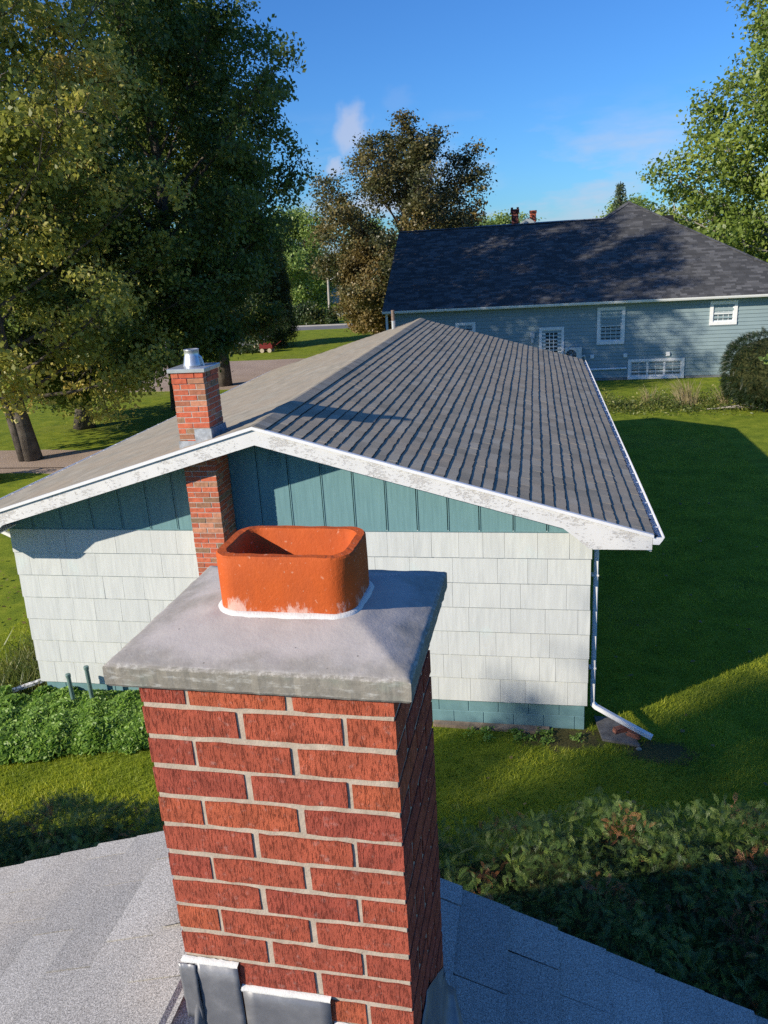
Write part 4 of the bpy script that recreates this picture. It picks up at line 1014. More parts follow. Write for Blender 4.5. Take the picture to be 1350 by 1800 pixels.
o = obj('treeline', fast_mesh('treeline', v, f, t), MT['farleaf']); tag(o, 'far wood closing the view beyond the road', 'trees', None, 'stuff')
# a spruce tip behind the peak of the dark roof
sp = bpy.data.objects.new('spruce_tree', None); COL.objects.link(sp); sp.location = (7.15, 75, 0); tag(sp, 'thin spruce tip beside the peak of the dark hipped roof', 'tree')
wd = MB().tube([(0, 0, 0), (0, 0, 10.9)], [.22, .02], 7); cs, os_ = [], []
for k in range(95):
    z = 1.5 + 9.2 * (k / 95); r_ = .16 + 2.2 * (1 - k / 95) ** .9; a = k * 2.4
    wd.tube([(0, 0, z), (math.cos(a) * r_, math.sin(a) * r_, z - .10 * r_ + .1)], [.03, .008], 4, False)
    for j in range(46):
        u_ = random.random() ** .7; cs.append((math.cos(a) * r_ * u_ + random.gauss(0, .12), math.sin(a) * r_ * u_ + random.gauss(0, .12), z - .1 * r_ * u_ + random.gauss(0, .09))); os_.append((math.cos(a), math.sin(a), 0))
v, f, t = leaves(np.array(cs), np.array(os_), .24, rng, aspect=.3); lobj('trunk', wd, MT['bark_dark'], sp); lobj('crown', fast_mesh('crown', v, f, t), MT['spruce'], sp)
# a young branch reaching in from the right, in front of the clipped cedar
yb = bpy.data.objects.new('young_maple', None); COL.objects.link(yb); yb.location = (8.9, 25.6, 0); tag(yb, 'leafy branch of a young maple reaching in over the clipped cedar', 'tree')
wd = MB().tube([(0, 0, 0), (.05, 0, 2.2), (-.05, 0, 4.4)], [.07, .05, .02], 7); cs = []
for k, (z, dx, dz) in enumerate(((2.2, -2.15, .25), (2.5, -1.9, .75), (2.0, -1.4, .2), (3.0, -1.5, .9), (3.3, 1.2, .8), (2.8, 1.4, .6), (3.8, -.7, .9))):
    p0, p1 = Vector((0, 0, z)), Vector((dx, random.uniform(-.4, .4), z + dz)); wd.tube([tuple(p0), tuple(p0.lerp(p1, .5) + Vector((0, 0, .12))), tuple(p1)], [.022, .014, .006], 5, False)
    for j in range(7):
        c0 = p0.lerp(p1, random.uniform(.3, 1)); cs += [(c0.x + random.gauss(0, .12), c0.y + random.gauss(0, .12), c0.z + random.gauss(.02, .09)) for _ in range(7)]
cs = np.array(cs); v, f, t = leaves(cs, unit(cs - np.array([0, 0, 3.])), .14, rng, aspect=.85); lobj('trunk', wd, MT['bark_pale'], yb); lobj('crown', fast_mesh('crown', v, f, t), MT['farleaf'], yb)

# ------------------------------------------------------------------ cedar hedge in front of the near house
def frond_proto():
    """flat fan spray of cedar: rachis with paired side sprigs, unit length along +x in the xy plane"""
    tri = []
    def sprig(x0, y0, a, l, w):
        c, s = math.cos(a), math.sin(a); tri.append(((x0 - s * w * .5, y0 + c * w * .5), (x0 + s * w * .5, y0 - c * w * .5), (x0 + c * l, y0 + s * l)))
    sprig(0, 0, 0, 1.0, .04)
    for k, x in enumerate((.10, .24, .38, .52, .66, .79)):
        for sg in (-1, 1):
            l = .30 - .17 * abs(x - .30); sprig(x + (.05 if sg > 0 else 0), 0, sg * .62, l, .040)
    for sg in (-1, 1):
        sprig(.28, sg * .10, sg * .22, .26, .036); sprig(.46, sg * .09, sg * .20, .22, .036)
    return np.array(tri)                   # (k,3,2)
PR = frond_proto()
def fronds(cent, outw, size, rng, hang=.25, tone=None):
    n = len(cent); d = unit(outw + rng.normal(0, .55, (n, 3)) + np.array([0, 0, .15])); nr = unit(np.cross(d, rng.normal(0, 1, (n, 3)))); b_ = np.cross(nr, d)
    s = size * rng.uniform(.6, 1.35, n); k = len(PR)
    P2 = PR.reshape(-1, 2); x = P2[:, 0][None, :, None]; y = P2[:, 1][None, :, None]
    curl = -hang * x ** 2
    v = cent[:, None, :] + s[:, None, None] * (x * d[:, None, :] + y * b_[:, None, :] + (curl * np.array([0, 0, 1.0])[None, None, :]) + (.10 * np.abs(y)) * nr[:, None, :])
    v = v.reshape(-1, 3); f = np.arange(len(v)).reshape(-1, 3); t = np.repeat(rng.random(n) if tone is None else tone, k); return v, f, t
def hedge_top(x): return 1.46 + .05 * np.sin(x * 1.3) + .04 * np.sin(x * 3.1 + 1) + .06 * np.clip((x - .6) / 2.2, 0, 1)
def hedge_back(x): return 5.98 + .10 * x + .10 * np.sin(x * 1.1) + .06 * np.sin(x * 2.7)
rng = np.random.default_rng(17); n = 46000
hx = np.where(rng.random(n) < .88, rng.uniform(-5.6, 3.6, n), rng.uniform(-8.2, 5.2, n)); u_ = rng.random(n); wdt = 2.3
top_m = u_ < .78; yy = hedge_back(hx) - wdt * np.where(top_m, rng.random(n) ** .9, 1.0) + rng.normal(0, .03, n); rnd_ = (hedge_back(hx) - yy) / wdt
edge = np.clip(np.minimum(rnd_, 1 - rnd_) / .22, 0, 1); zt2 = hedge_top(hx) - .30 * (1 - edge) ** 2 + .07 * np.sin(hx * 6 + yy * 5) + rng.normal(0, .05, n)
side_b = u_ > .90; zz2 = np.where(top_m, zt2, rng.random(n) * 1.3); yy = np.where(side_b, hedge_back(hx) + rng.normal(0, .04, n), yy)
outw = np.stack([rng.normal(0, .25, n), np.where(top_m, rng.normal(0, .35, n), np.where(side_b, 1.0, -1.0)), np.where(top_m, .9, .25)], 1)
cen = np.stack([hx, yy, zz2], 1); dead = rng.random(n) < np.where((np.sin(hx * 4.1 + yy * 3.7) * np.sin(hx * 2.3 - yy * 5.1)) > .72, .55, .012)
tone = np.where(dead, rng.uniform(.95, 1.0, n), rng.random(n) * .92)
v, f, t = fronds(cen, outw, .118, rng, hang=.4, tone=tone)
hd = empty('cedar_hedge', (-1.5, 4.9, 0)); tag(hd, 'dense dark cedar hedge with a few rust brown sprays behind the grey roof', 'hedge')
stuffpart(obj('foliage', fast_mesh('foliage', v, f, t), MT['cedar'], hd))
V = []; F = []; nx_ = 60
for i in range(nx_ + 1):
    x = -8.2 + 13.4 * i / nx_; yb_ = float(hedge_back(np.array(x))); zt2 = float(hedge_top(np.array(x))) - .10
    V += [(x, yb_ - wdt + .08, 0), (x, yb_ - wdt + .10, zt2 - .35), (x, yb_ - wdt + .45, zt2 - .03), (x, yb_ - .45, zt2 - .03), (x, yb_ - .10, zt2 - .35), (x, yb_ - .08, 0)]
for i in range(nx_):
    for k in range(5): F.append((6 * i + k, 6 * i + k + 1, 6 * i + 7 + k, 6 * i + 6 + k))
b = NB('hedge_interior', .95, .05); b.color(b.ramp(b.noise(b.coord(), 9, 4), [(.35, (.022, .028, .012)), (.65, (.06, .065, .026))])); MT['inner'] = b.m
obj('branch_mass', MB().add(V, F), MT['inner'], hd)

# ------------------------------------------------------------------ herb bed, lawn grass, weeds
rng = np.random.default_rng(23); n = 34000
hx = rng.uniform(-8.6, -4.55, n); front = 7.78 + .30 * (hx + 7) + .04 * np.sin(hx * 5) + .03 * np.sin(hx * 11); front = np.minimum(front, 8.6); hy = front + (9.33 - front) * rng.random(n) ** .9
prof = np.clip((hy - front) / .35, 0, 1) ** .5; wv = sum(np.sin(hx * kx + hy * ky + ph_) for kx, ky, ph_ in zip(rng.uniform(-16, 16, 14), rng.uniform(-16, 16, 14), rng.uniform(0, 6.3, 14)))
hz = (.25 + .008 * wv) * prof * (1 - .5 * rng.random(n) ** 2) + .02
keep = ~((hx > -7.75) & (hx < -7.3) & (hy > 9.1)); cen = np.stack([hx, hy, hz], 1)[keep]
v, f, t = leaves(cen, np.tile(np.array([[0, -.3, .6]]), (len(cen), 1)), .062, rng, up=.9, rnd=.8, aspect=.9)
o = obj('herb_bed', fast_mesh('herb_bed', v, f, t), MT['herb']); tag(o, 'low leafy green herb bed against the white wall', 'plants', None, 'stuff')
def blades(cen, hgt, wid, rng, lean=.5, tone=None, segs=1):
    n = len(cen); a = rng.uniform(0, 2 * math.pi, n); d = np.stack([np.cos(a), np.sin(a), np.zeros(n)], 1); ld = rng.uniform(0, 2 * math.pi, n)
    h = hgt * rng.uniform(.5, 1.3, n); tip = cen + np.stack([np.cos(ld) * h * lean * rng.random(n), np.sin(ld) * h * lean * rng.random(n), h], 1)
    w = wid * rng.uniform(.7, 1.3, n)[:, None]
    v = np.stack([cen - d * w, cen + d * w, tip], 1).reshape(-1, 3); return v, np.arange(3 * n).reshape(n, 3), (rng.random(n) if tone is None else tone)
rng = np.random.default_rng(29); n = 470000
gx = rng.uniform(-9.5, 6.0, n); gy = 5.9 + 22 * rng.random(n) ** 2.3
inh = (gx > XL) & (gx < XR) & (gy > YW - .0); bare = ((gx - .35) / .7) ** 2 + ((gy - 9.15) / .3) ** 2 < 1 - .6 * rng.random(n); bare |= ((gx - 1.55) / .5) ** 2 + ((gy - 8.95) / .25) ** 2 < .9 - .6 * rng.random(n)
bare |= (gx > -1.36) & (gx < .21) & (gy > 9.19); bare |= (gx > .8) & (gx < 1.3) & (gy > 9.05) & (gy < 9.62); k = ~(inh | bare)
cen = np.stack([gx[k], gy[k], np.zeros(k.sum())], 1); v, f, t = blades(cen, .052, .0050, rng, .9, tone=np.clip(.5 * rng.random(len(cen)) + .5 * (.5 + .5 * np.sin(cen[:, 0] * 5.1 + np.sin(cen[:, 1] * 7)) * np.sin(cen[:, 1] * 4.3 + np.sin(cen[:, 0] * 6))), 0, 1))
o = obj('lawn_grass', fast_mesh('lawn_grass', v, f, t), MT['blade']); tag(o, 'short green lawn grass between the hedge and the white house', 'grass', None, 'stuff')
# leafy yellowing clump at the far wall corner, weeds by the foundation
n = 2600; cx_ = rng.normal(-7.95, .35, n); cy_ = rng.normal(10.6, .55, n); cen = np.stack([cx_, cy_, np.zeros(n)], 1); v, f, t = blades(cen, .26, .014, rng, 1.4)
o = obj('daylily_clump', fast_mesh('daylily_clump', v, f, t), MT['straw']); o.material_slots[0].link = 'OBJECT'; o.material_slots[0].material = MT['weed']; tag(o, 'yellowing strap-leaved clump along the side of the white house', 'plants', None, 'stuff')
cs = []
for (wx, wy) in [(random.uniform(-.9, .6), random.uniform(9.0, 9.2)) for _ in range(16)] + [(random.uniform(-1.3, .2), 9.2) for _ in range(6)]:
    cs += [(wx + random.gauss(0, .04), wy + random.gauss(0, .03), random.uniform(.01, .07)) for _ in range(26)]
cs = np.array(cs); v, f, t = leaves(cs, np.tile(np.array([[0, 0, 1.]]), (len(cs), 1)), .045, rng, aspect=.45)
o = obj('weeds', fast_mesh('weeds', v, f, t), MT['herb']); tag(o, 'scattered small weeds in the bare earth by the foundation', 'weeds', None, 'stuff')
# fallen leaves on the side lawn
n = 420; cs = np.concatenate([np.stack([rng.uniform(-12, -7.4, n), rng.uniform(9.5, 17, n), np.full(n, .045)], 1), np.stack([rng.uniform(-5, 4.5, 160), rng.uniform(6.5, 20, 160), np.full(160, .045)], 1)])
v, f, t = leaves(cs, np.zeros((len(cs), 3)), .075, rng, up=3, rnd=.5, aspect=.8); o = obj('fallen_leaves', fast_mesh('fallen_leaves', v, f, t), MT['rust']); tag(o, 'brown fallen leaves scattered on the lawn', 'leaves', None, 'stuff')

# ------------------------------------------------------------------ the blue house
YB, EY, EZ, SB = 38.0, 37.5, 3.62, .585
BX0, BX1 = -6.6, 11.9
bh = empty('blue_house', (2.5, YB, 0)); tag(bh, 'blue clapboard house with a broad charcoal shingle roof and white windows', 'house')
body = MB().box(BX0, BX1, YB + .03, 49.5, 0, EZ - .1); obj('wall', body, MT['vinyl'], bh)
sd = MB(); ex = .165; z = .12
while z < EZ - .16:
    sd.prism_x([(YB - .016, z), (YB + .028, z - .001), (YB + .028, z + ex), (YB + .012, z + ex)][::-1], BX0 - .01, BX1 + .01); z += ex
obj('siding', sd, MT['vinyl'], bh)
obj('base_course', MB().box(BX0, BX1, YB + .01, YB + .04, -.1, .12), plain('grey_foundation', (.2, .21, .22), .9, .1), bh)
obj('corner_post', MB().box(BX0 - .09, BX0 + .05, YB - .022, YB + .1, 0, EZ - .12), MT['trimwhite'], bh)
# roof planes as solid slabs: main gable to the left, taller hip to the right
rb = MB(); RY, RZ = 43.62, EZ + SB * (43.62 - EY); PX, PY = 4.72, 44.95; PZ = EZ + SB * (PY - EY)
XG = -7.0; XH = PX + (PY - EY)
rb.prism_x([(EY, EZ - .06), (RY, RZ - .10), (RY * 2 - EY, EZ - .06), (RY * 2 - EY, EZ - .02), (RY, RZ - .02), (EY, EZ - .02)][::-1], XG, PX + 2)
hx0 = PX - (PY - EY); 
hipv = [(hx0, EY, EZ - .022), (XH, EY, EZ - .022), (XH, 2 * PY - EY, EZ - .022), (hx0, 2 * PY - EY, EZ - .022), (PX, PY, PZ - .022)]
rb.add(hipv, [(0, 1, 4), (1, 2, 4), (2, 3, 4), (3, 0, 4), (0, 3, 2, 1)])
rf = obj('roof', rb, MT['rooflow'], bh)
V, F, T = [], [], []; ex3 = .145; rr = random.Random(12); sl = math.hypot(1, SB)
def hipx(y): return (PX + (PY - y))
row = 0; y = EY - .02
while y < PY - .02:
    yt = y + ex3 / sl + .02; x = XG - .02 - rr.uniform(0, .3) if y < RY - .02 else PX - (PY - y); x1 = hipx(y + .02)
    x = max(x, XG - .02)
    dcol = rr.random()
    while x < x1 - .01:
        w = rr.choice([.16, .22, .3, .38, .5]); xe_ = min(x + w, x1)
        th = rr.choice([.010, .016, .022]); z0 = EZ + SB * (y - EY); z1 = EZ + SB * (min(yt, PY) - EY)
        o0 = len(V); V += [(x, y, z0 + th), (xe_, y, z0 + th), (min(xe_, hipx(yt)), yt, z1 + .002), (min(x, hipx(yt)), yt, z1 + .002), (x, y, z0 - .004), (xe_, y, z0 - .004)]
        F += [(o0, o0 + 1, o0 + 2, o0 + 3), (o0 + 4, o0 + 5, o0 + 1, o0)]; tn = rr.random() if rr.random() < .7 else .1; T += [tn, tn]
        x = xe_
    y += ex3 / sl; row += 1
stuffpart(obj('shingle_field', poly_mesh('shingle_field', V, F, T, MT['slate']), None, rf))
def strip(p0, p1, w, nm):
    p0, p1 = Vector(p0), Vector(p1); L_ = (p1 - p0).length; nseg = int(L_ / .2); mbs = MB(); d = (p1 - p0).normalized(); s = d.cross(Vector((0, 0, 1))).normalized() * w
    for i in range(nseg):
        a = p0 + d * (L_ * i / nseg); c = p0 + d * (L_ * (i + 1.1) / nseg); hgt = Vector((0, 0, .03))
        mbs.add([tuple(a - s - hgt), tuple(a + hgt * .6), tuple(a + s - hgt), tuple(c - s - hgt * 1.2), tuple(c + hgt * .2), tuple(c + s - hgt * 1.2)], [(0, 1, 4, 3), (1, 2, 5, 4), (0, 2, 1)])
    me = mbs.mesh(nm); a = me.attributes.new('tone', 'FLOAT', 'FACE'); a.data.foreach_set('value', [rr.random() for _ in me.polygons]); obj(nm, me, MT['slate'], rf)
strip((XH, EY, EZ + .03), (PX, PY, PZ + .02), .15, 'hip_cap'); strip((XG, RY, RZ + .02), (PX - (PY - RY) + .05, RY, RZ + .02), .14, 'ridge_cap'); strip((PX - (PY - RY), RY, RZ + .02), (PX, PY, PZ + .02), .14, 'hip_cap')
obj('gutter', MB().prism_x([(EY - .13, EZ - .02), (EY - .12, EZ - .07), (EY - .09, EZ - .13), (EY - .01, EZ - .13), (EY - .01, EZ - .03)], XG - .02, XH + .02), MT['white'], bh)
obj('soffit', MB().box(XG + .05, XH, EY - .005, YB + .02, EZ - .15, EZ - .125), MT['trimwhite'], bh)
obj('fascia', MB().box(XG + .03, XH, EY - .008, EY + .02, EZ - .125, EZ - .03), MT['trimwhite'], bh)
obj('rake_board', MB().prism_x([(EY, EZ - .16), (RY, RZ - .18), (RY, RZ - .03), (EY, EZ - .03)][::-1], XG - .015, XG + .02), MT['trimwhite'], bh)
obj('downspout', MB().box(XG + .06, XG + .16, YB - .18, YB - .10, 0, EZ - .12), MT['white'], bh)
def window(x0, x1, z0, z1, sashes, label=None, cols=3, rows=2, trim=.11, vertical=True, curtain=0, blind=False):
    fm = MB(); d0, d1 = YB - .05, YB + .03
    fm.box(x0, x1, d0, d1, z1 - trim, z1); fm.box(x0, x1, d0 - .012, d1, z0, z0 + trim); fm.box(x0, x0 + trim, d0, d1, z0 + trim, z1 - trim); fm.box(x1 - trim, x1, d0, d1, z0 + trim, z1 - trim)
    fr_ = obj('window', fm, MT['trimwhite'], bh, label=label)
    ix0, ix1, iz0, iz1 = x0 + trim, x1 - trim, z0 + trim, z1 - trim
    n_ = sashes
    for k in range(n_):
        if vertical: a0, a1, c0, c1 = ix0, ix1, iz0 + (iz1 - iz0) * k / n_, iz0 + (iz1 - iz0) * (k + 1) / n_
        else: a0, a1, c0, c1 = ix0 + (ix1 - ix0) * k / n_, ix0 + (ix1 - ix0) * (k + 1) / n_, iz0, iz1
        yo = YB - .012 + .014 * (k if vertical else 0); t_ = .045; s_m = MB()
        s_m.box(a0, a1, yo, yo + .03, c1 - t_, c1); s_m.box(a0, a1, yo, yo + .03, c0, c0 + t_); s_m.box(a0, a0 + t_, yo, yo + .03, c0 + t_, c1 - t_); s_m.box(a1 - t_, a1, yo, yo + .03, c0 + t_, c1 - t_)
        obj('sash', s_m, MT['trimwhite'], fr_)
        obj('pane', MB().box(a0 + t_, a1 - t_, yo + .016, yo + .020, c0 + t_, c1 - t_), MT['glass'], fr_)
        for q in range(1, cols): xx = a0 + (a1 - a0) * q / cols; obj('glazing_bar', MB().box(xx - .009, xx + .009, yo + .004, yo + .015, c0 + t_, c1 - t_), MT['trimwhite'], fr_)
        for q in range(1, rows): z_ = c0 + (c1 - c0) * q / rows; obj('glazing_bar', MB().box(a0 + t_, a1 - t_, yo + .002, yo + .0135, z_ - .009, z_ + .009), MT['trimwhite'], fr_)
    if curtain:
        V = []; F = []
        for i in range(25):
            xx = ix0 + .04 + (ix1 - ix0 - .08) * i / 24; yo = YB + .004 + .004 * math.sin(i * 1.9)
            V += [(xx, yo + .0065, iz1 - .05), (xx, yo + .0065, iz1 - .05 - curtain)]
        F = [(2 * i, 2 * i + 1, 2 * i + 3, 2 * i + 2) for i in range(24)]
        c_o = obj('curtain', MB().add(V, F), MT['curtain'], fr_); c_o.location.y = -.012
    return fr_
# glass sits in front of the wall box: cut the siding visually with frames 5 cm proud
window(2.79, 4.01, 1.65, 3.30, 2, 'tall white double-hung window with a curtain across the top', 4, 2, .14, True, .30)
window(7.62, 8.76, 2.32, 3.35, 2, 'small white double-hung window high on the wall', 4, 1, .14, True, .0)
window(4.21, 6.67, .02, .93, 3, 'long white three-light basement window', 2, 3, .12, False)
window(-3.67, -2.72, 2.15, 2.90, 1, None, 2, 2, .12, True)
# door
dm = MB().box(.21, .33, YB - .05, YB + .03, .5, 2.52).box(1.21, 1.33, YB - .05, YB + .03, .5, 2.52).box(.33, 1.21, YB - .05, YB + .03, 2.40, 2.52)
dr = obj('door', dm, MT['trimwhite'], bh, label='white door with a nine-light pane')
obj('door_leaf', MB().box(.33, 1.21, YB + .0, YB + .025, .5, 2.40), MT['trimwhite'], dr)
obj('pane', MB().box(.50, 1.04, YB - .004, YB - .0005, 1.30, 2.27), MT['glass'], dr)
for q in (1, 2):
    xx = .50 + .18 * q; obj('glazing_bar', MB().box(xx - .014, xx + .014, YB - .018, YB - .0045, 1.30, 2.27), MT['trimwhite'], dr)
    z_ = 1.30 + .97 * q / 3; obj('glazing_bar', MB().box(.50, 1.04, YB - .016, YB - .0048, z_ - .014, z_ + .014), MT['trimwhite'], dr)
obj('handle', MB().tube([(1.13, YB - .02, 1.48), (1.13, YB - .06, 1.48), (1.05, YB - .06, 1.48)], [.012] * 3, 6), MT['galv'], dr)
obj('meter_box', MB().box(-.20, .0, YB - .12, YB + .02, 2.05, 2.30).box(-.17, -.05, YB - .09, YB + .02, 1.85, 2.05).mesh('meter_box', .01), plain('box_grey', (.55, .57, .6), .5, .3), bh)
for i, x in enumerate((2.61, 4.08, 5.94)): obj('outlet_box', MB().box(x - .085, x + .085, YB - .08, YB + .02, 1.03, 1.21).mesh('outlet_box', .012), MT['trimwhite'], bh)
obj('conduit', MB().tube([(-.5, YB - .06, .50), (4.16, YB - .06, .54)], [.05, .05], 8), MT['trimwhite'], bh)
# heat pump on a bracket
hp = empty('heat_pump', (1.75, YB - .3, .75)); tag(hp, 'white heat pump unit with round fan grille on the blue wall', 'heat pump')
obj('casing', MB().box(1.36, 2.12, YB - .42, YB - .10, .95, 1.60).mesh('casing', .02), plain('cream_casing', (.62, .64, .63), .5, .3), hp)
obj('fan_recess', MB().tube([(1.64, YB - .425, 1.27), (1.64, YB - .40, 1.27)], [.245, .245], 24), MT['dark'], hp)
for k in range(1, 6):
    r_ = .045 * k; obj('grille_ring', MB().tube([(1.64 + r_ * math.cos(t * .3142), YB - .434, 1.27 + r_ * math.sin(t * .3142)) for t in range(21)], [.006] * 21, 4), MT['galv'], hp)
for k in range(6): a = k * math.pi / 6; obj('grille_bar', MB().tube([(1.64 + .24 * math.cos(a), YB - .436, 1.27 + .24 * math.sin(a)), (1.64 - .24 * math.cos(a), YB - .436, 1.27 - .24 * math.sin(a))], [.005, .005], 4), MT['galv'], hp)
for x in (1.45, 2.03): obj('bracket', MB().box(x - .02, x + .02, YB - .42, YB - .01, .91, .95).box(x - .02, x + .02, YB - .05, YB - .01, .6, .91), MT['galv'], hp)
obj('refrigerant_line', MB().tube([(2.12, YB - .2, 1.15), (2.25, YB - .14, 1.2), (2.3, YB - .08, 1.0), (2.32, YB - .06, .6)], [.035] * 4, 8), MT['trimwhite'], hp)

# ------------------------------------------------------------------ far house with two chimneys
fh = empty('far_house', (0, 62, 0)); tag(fh, 'far house with two red brick chimneys just above the dark roof ridge', 'house')
MT['metalroof'] = plain('pale_metal_roof', (.34, .38, .40), .5, .4, .2)
obj('wall', MB().box(-6, 5, 58, 68, 0, 5.6), MT['trimwhite'], fh)
obj('roof', MB().prism_x([(57.4, 5.5), (63, 7.75), (68.6, 5.5)][::-1], -6.4, 5.4), MT['metalroof'], fh)
obj('dormer', MB().prism_y([(-1.05, 7.3), (.1, 7.3), (.1, 7.62), (-.45, 8.0), (-1.05, 7.62)], 59.2, 62), MT['metalroof'], fh)
MT['brickdark'] = plain('sooty_brick', (.13, .05, .045), .95, .1, 0, .5, 3); MT['brickred'] = plain('orange_brick', (.50, .13, .075), .95, .1, 0, .15, 4)
c1 = MB().box(-1.62, -1.14, 60, 60.5, 6.5, 8.55).box(-1.68, -1.08, 59.94, 60.56, 8.36, 8.62).box(-1.66, -1.50, 59.96, 60.1, 8.62, 8.74).box(-1.26, -1.10, 59.96, 60.1, 8.62, 8.74)
obj('chimney', c1, MT['brickdark'], fh, label='sooty dark brick chimney'); obj('chimney', MB().box(-.34, .09, 60, 60.45, 6.5, 8.28).box(-.38, .13, 59.96, 60.49, 8.28, 8.46), MT['brickred'], fh, label='bright red brick chimney')

# ------------------------------------------------------------------ clipped cedar, dry grass, weeds by the blue house
cs_ = empty('clipped_cedar', (8.6, 30.6, 0)); tag(cs_, 'dark clipped round cedar shrub beside the blue house wall', 'shrub')
rng = np.random.default_rng(37); n = 9000; ph = rng.uniform(0, 2 * math.pi, n); ct = rng.uniform(-.9, 1, n); st_ = np.sqrt(1 - ct ** 2) ** .55
cen = np.stack([8.75 + 1.85 * st_ * np.cos(ph), 30.9 + 1.5 * st_ * np.sin(ph), 1.33 + 1.30 * np.sign(ct) * np.abs(ct) ** .8], 1) + rng.normal(0, .05, (n, 3)); out = unit(cen - np.array([8.75, 30.9, 1.3]))
v, f, t = fronds(cen, out, .20, rng, tone=rng.random(n) * .75); obj('foliage', fast_mesh('foliage', v, f, t), MT['cedar_shaded'], cs_)
V = []; F = []
for i in range(9):
    ctv = -1 + 2 * i / 8; sv = max(.02, 1 - ctv ** 2) ** .28
    for k in range(16): a = k * math.pi / 8; V.append((8.75 + 1.72 * sv * math.cos(a), 30.9 + 1.38 * sv * math.sin(a), 1.3 + 1.2 * ctv))
for i in range(8):
    for k in range(16): F.append((i * 16 + k, i * 16 + (k + 1) % 16, (i + 1) * 16 + (k + 1) % 16, (i + 1) * 16 + k))
obj('branch_mass', MB().add(V, F), MT['inner'], cs_)
def stalks(name, x, y, n, h, spread, lab, seed, dirx=0.0, mat='straw', w=.010, group=None, kind=None):
    rng = np.random.default_rng(seed); V = []; Fs = []
    for i in range(n):
        a = rng.uniform(0, 2 * math.pi); r0 = rng.random() * spread * .35; bx, by = x + r0 * math.cos(a), y + r0 * math.sin(a); hh = h * rng.uniform(.45, 1.1); lx, ly = (math.cos(a) * rng.random() + dirx) * hh * .55, math.sin(a) * rng.random() * hh * .4
        s = 4; o0 = len(V)
        for j in range(s + 1):
            t = j / s; ww = w * (1 - t * .8); V += [(bx + lx * t ** 1.7 - ww, by + ly * t ** 1.7, hh * (t - .18 * t ** 3)), (bx + lx * t ** 1.7 + ww, by + ly * t ** 1.7, hh * (t - .18 * t ** 3))]
        for j in range(s): Fs.append((o0 + 2 * j, o0 + 2 * j + 1, o0 + 2 * j + 3, o0 + 2 * j + 2))
    o = obj(name, fast_mesh(name, np.array(V), np.array(Fs), rng.random(len(Fs))), MT[mat]); tag(o, lab, 'grass', group, kind); return o
stalks('dry_grass_clump', 5.7, 31.4, 150, 1.25, 1.1, 'tall clump of straw coloured dry grass in front of the basement window', 1, -.35, group='dry grass clumps')
stalks('dry_grass_clump', 7.0, 31.2, 60, .95, .6, 'smaller dry grass clump leaning beside the clipped cedar', 2, -.3, group='dry grass clumps')
stalks('dry_grass_clump', 4.4, 31.8, 45, 1.0, .9, 'thin sparse dry grass clump nearest the corner of the shingled roof', 3, -.2, group='dry grass clumps')
rng = np.random.default_rng(61); n = 9000; wx = rng.uniform(1.5, 7.6, n); wy = rng.normal(31.4, .75, n); wz = np.abs(rng.normal(0, .17, n)) * (1 + .5 * np.sin(wx * 3)); cen = np.stack([wx, wy, wz], 1)
v, f, t = leaves(cen, np.tile(np.array([[0, -.4, .5]]), (n, 1)), .10, rng, aspect=.35); o = obj('weed_bank', fast_mesh('weed_bank', v, f, t), MT['weed']); tag(o, 'rough bank of weeds below the blue house', 'weeds', None, 'stuff')
for i in range(3):
    bx = 6.25 + .28 * i
    o = obj('dead_branch', MB().tube([(bx, 30.5 + .1 * i, .05), (bx + .7, 30.35, .12 + .05 * i), (bx + 1.25, 30.4 - .1 * i, .08)], [.022, .018, .010], 6), MT['bark_pale']); tag(o, ['dead branch on the ground nearest the tall dry grass', 'middle one of three dead branches below the dry grass', 'dead branch on the ground nearest the clipped cedar'][i], 'branch', 'dead branches below the dry grass')

# ------------------------------------------------------------------ far lawn things
hy = empty('fire_hydrant', (-16.05, 73.2, 0)); tag(hy, 'red fire hydrant beside the road near the gable of the blue house', 'hydrant'); MT['red'] = plain('red_paint', (.55, .03, .025), .45, .4)
obj('barrel', MB().lathe([(.17, 0), (.17, .06), (.12, .08), (.115, .62), (.15, .65), (.15, .70), (.12, .74), (.08, .84), (.03, .88)], -16.05, 73.2, 14), MT['red'], hy)
for sgn in (-1, 1): obj('outlet', MB().tube([(-16.05 + sgn * .08, 73.2, .5), (-16.05 + sgn * .22, 73.2, .5)], [.065, .065], 10), MT['red'], hy)
obj('bonnet', MB().lathe([(.035, .88), (.035, .95), (.01, .96)], -16.05, 73.2, 8), MT['trimwhite'], hy)
lp = empty('lamp_pole', (-21.6, 84.5, 0)); tag(lp, 'grey wooden lamp pole with a slanting bracket arm beyond the road', 'pole'); MT['poleg'] = plain('grey_pole_wood', (.40, .37, .33), .9, .1)
obj('pole', MB().tube([(-21.55, 84.5, 0), (-21.4, 84.5, 5.4)], [.14, .10], 10), MT['poleg'], lp)
arm = obj('bracket_arm', MB().tube([(-21.45, 84.5, 3.75), (-20.6, 84.4, 4.2), (-19.9, 84.3, 4.5)], [.04, .035, .03], 6), MT['galv'], lp); obj('lamp_head', MB().box(-20.0, -19.55, 84.2, 84.45, 4.46, 4.56).mesh('lamp_head', .03), MT['galv'], arm)
bt = empty('boat', (-20.3, 86, 0)); tag(bt, 'small white boat parked beyond the road under the trees', 'boat')
V = []; F = []
for i in range(9):
    t = i / 8; wv = .55 * (1 - max(0, (t - .55) / .45) ** 2) + .02; x = -21.4 + 2.3 * t; zk = .30 + .10 * t ** 3; zs = .78 + .14 * t
    V += [(x, 86 - wv, zs), (x, 86 - wv * .75, (zs + zk) / 2), (x, 86, zk), (x, 86 + wv * .75, (zs + zk) / 2), (x, 86 + wv, zs)]
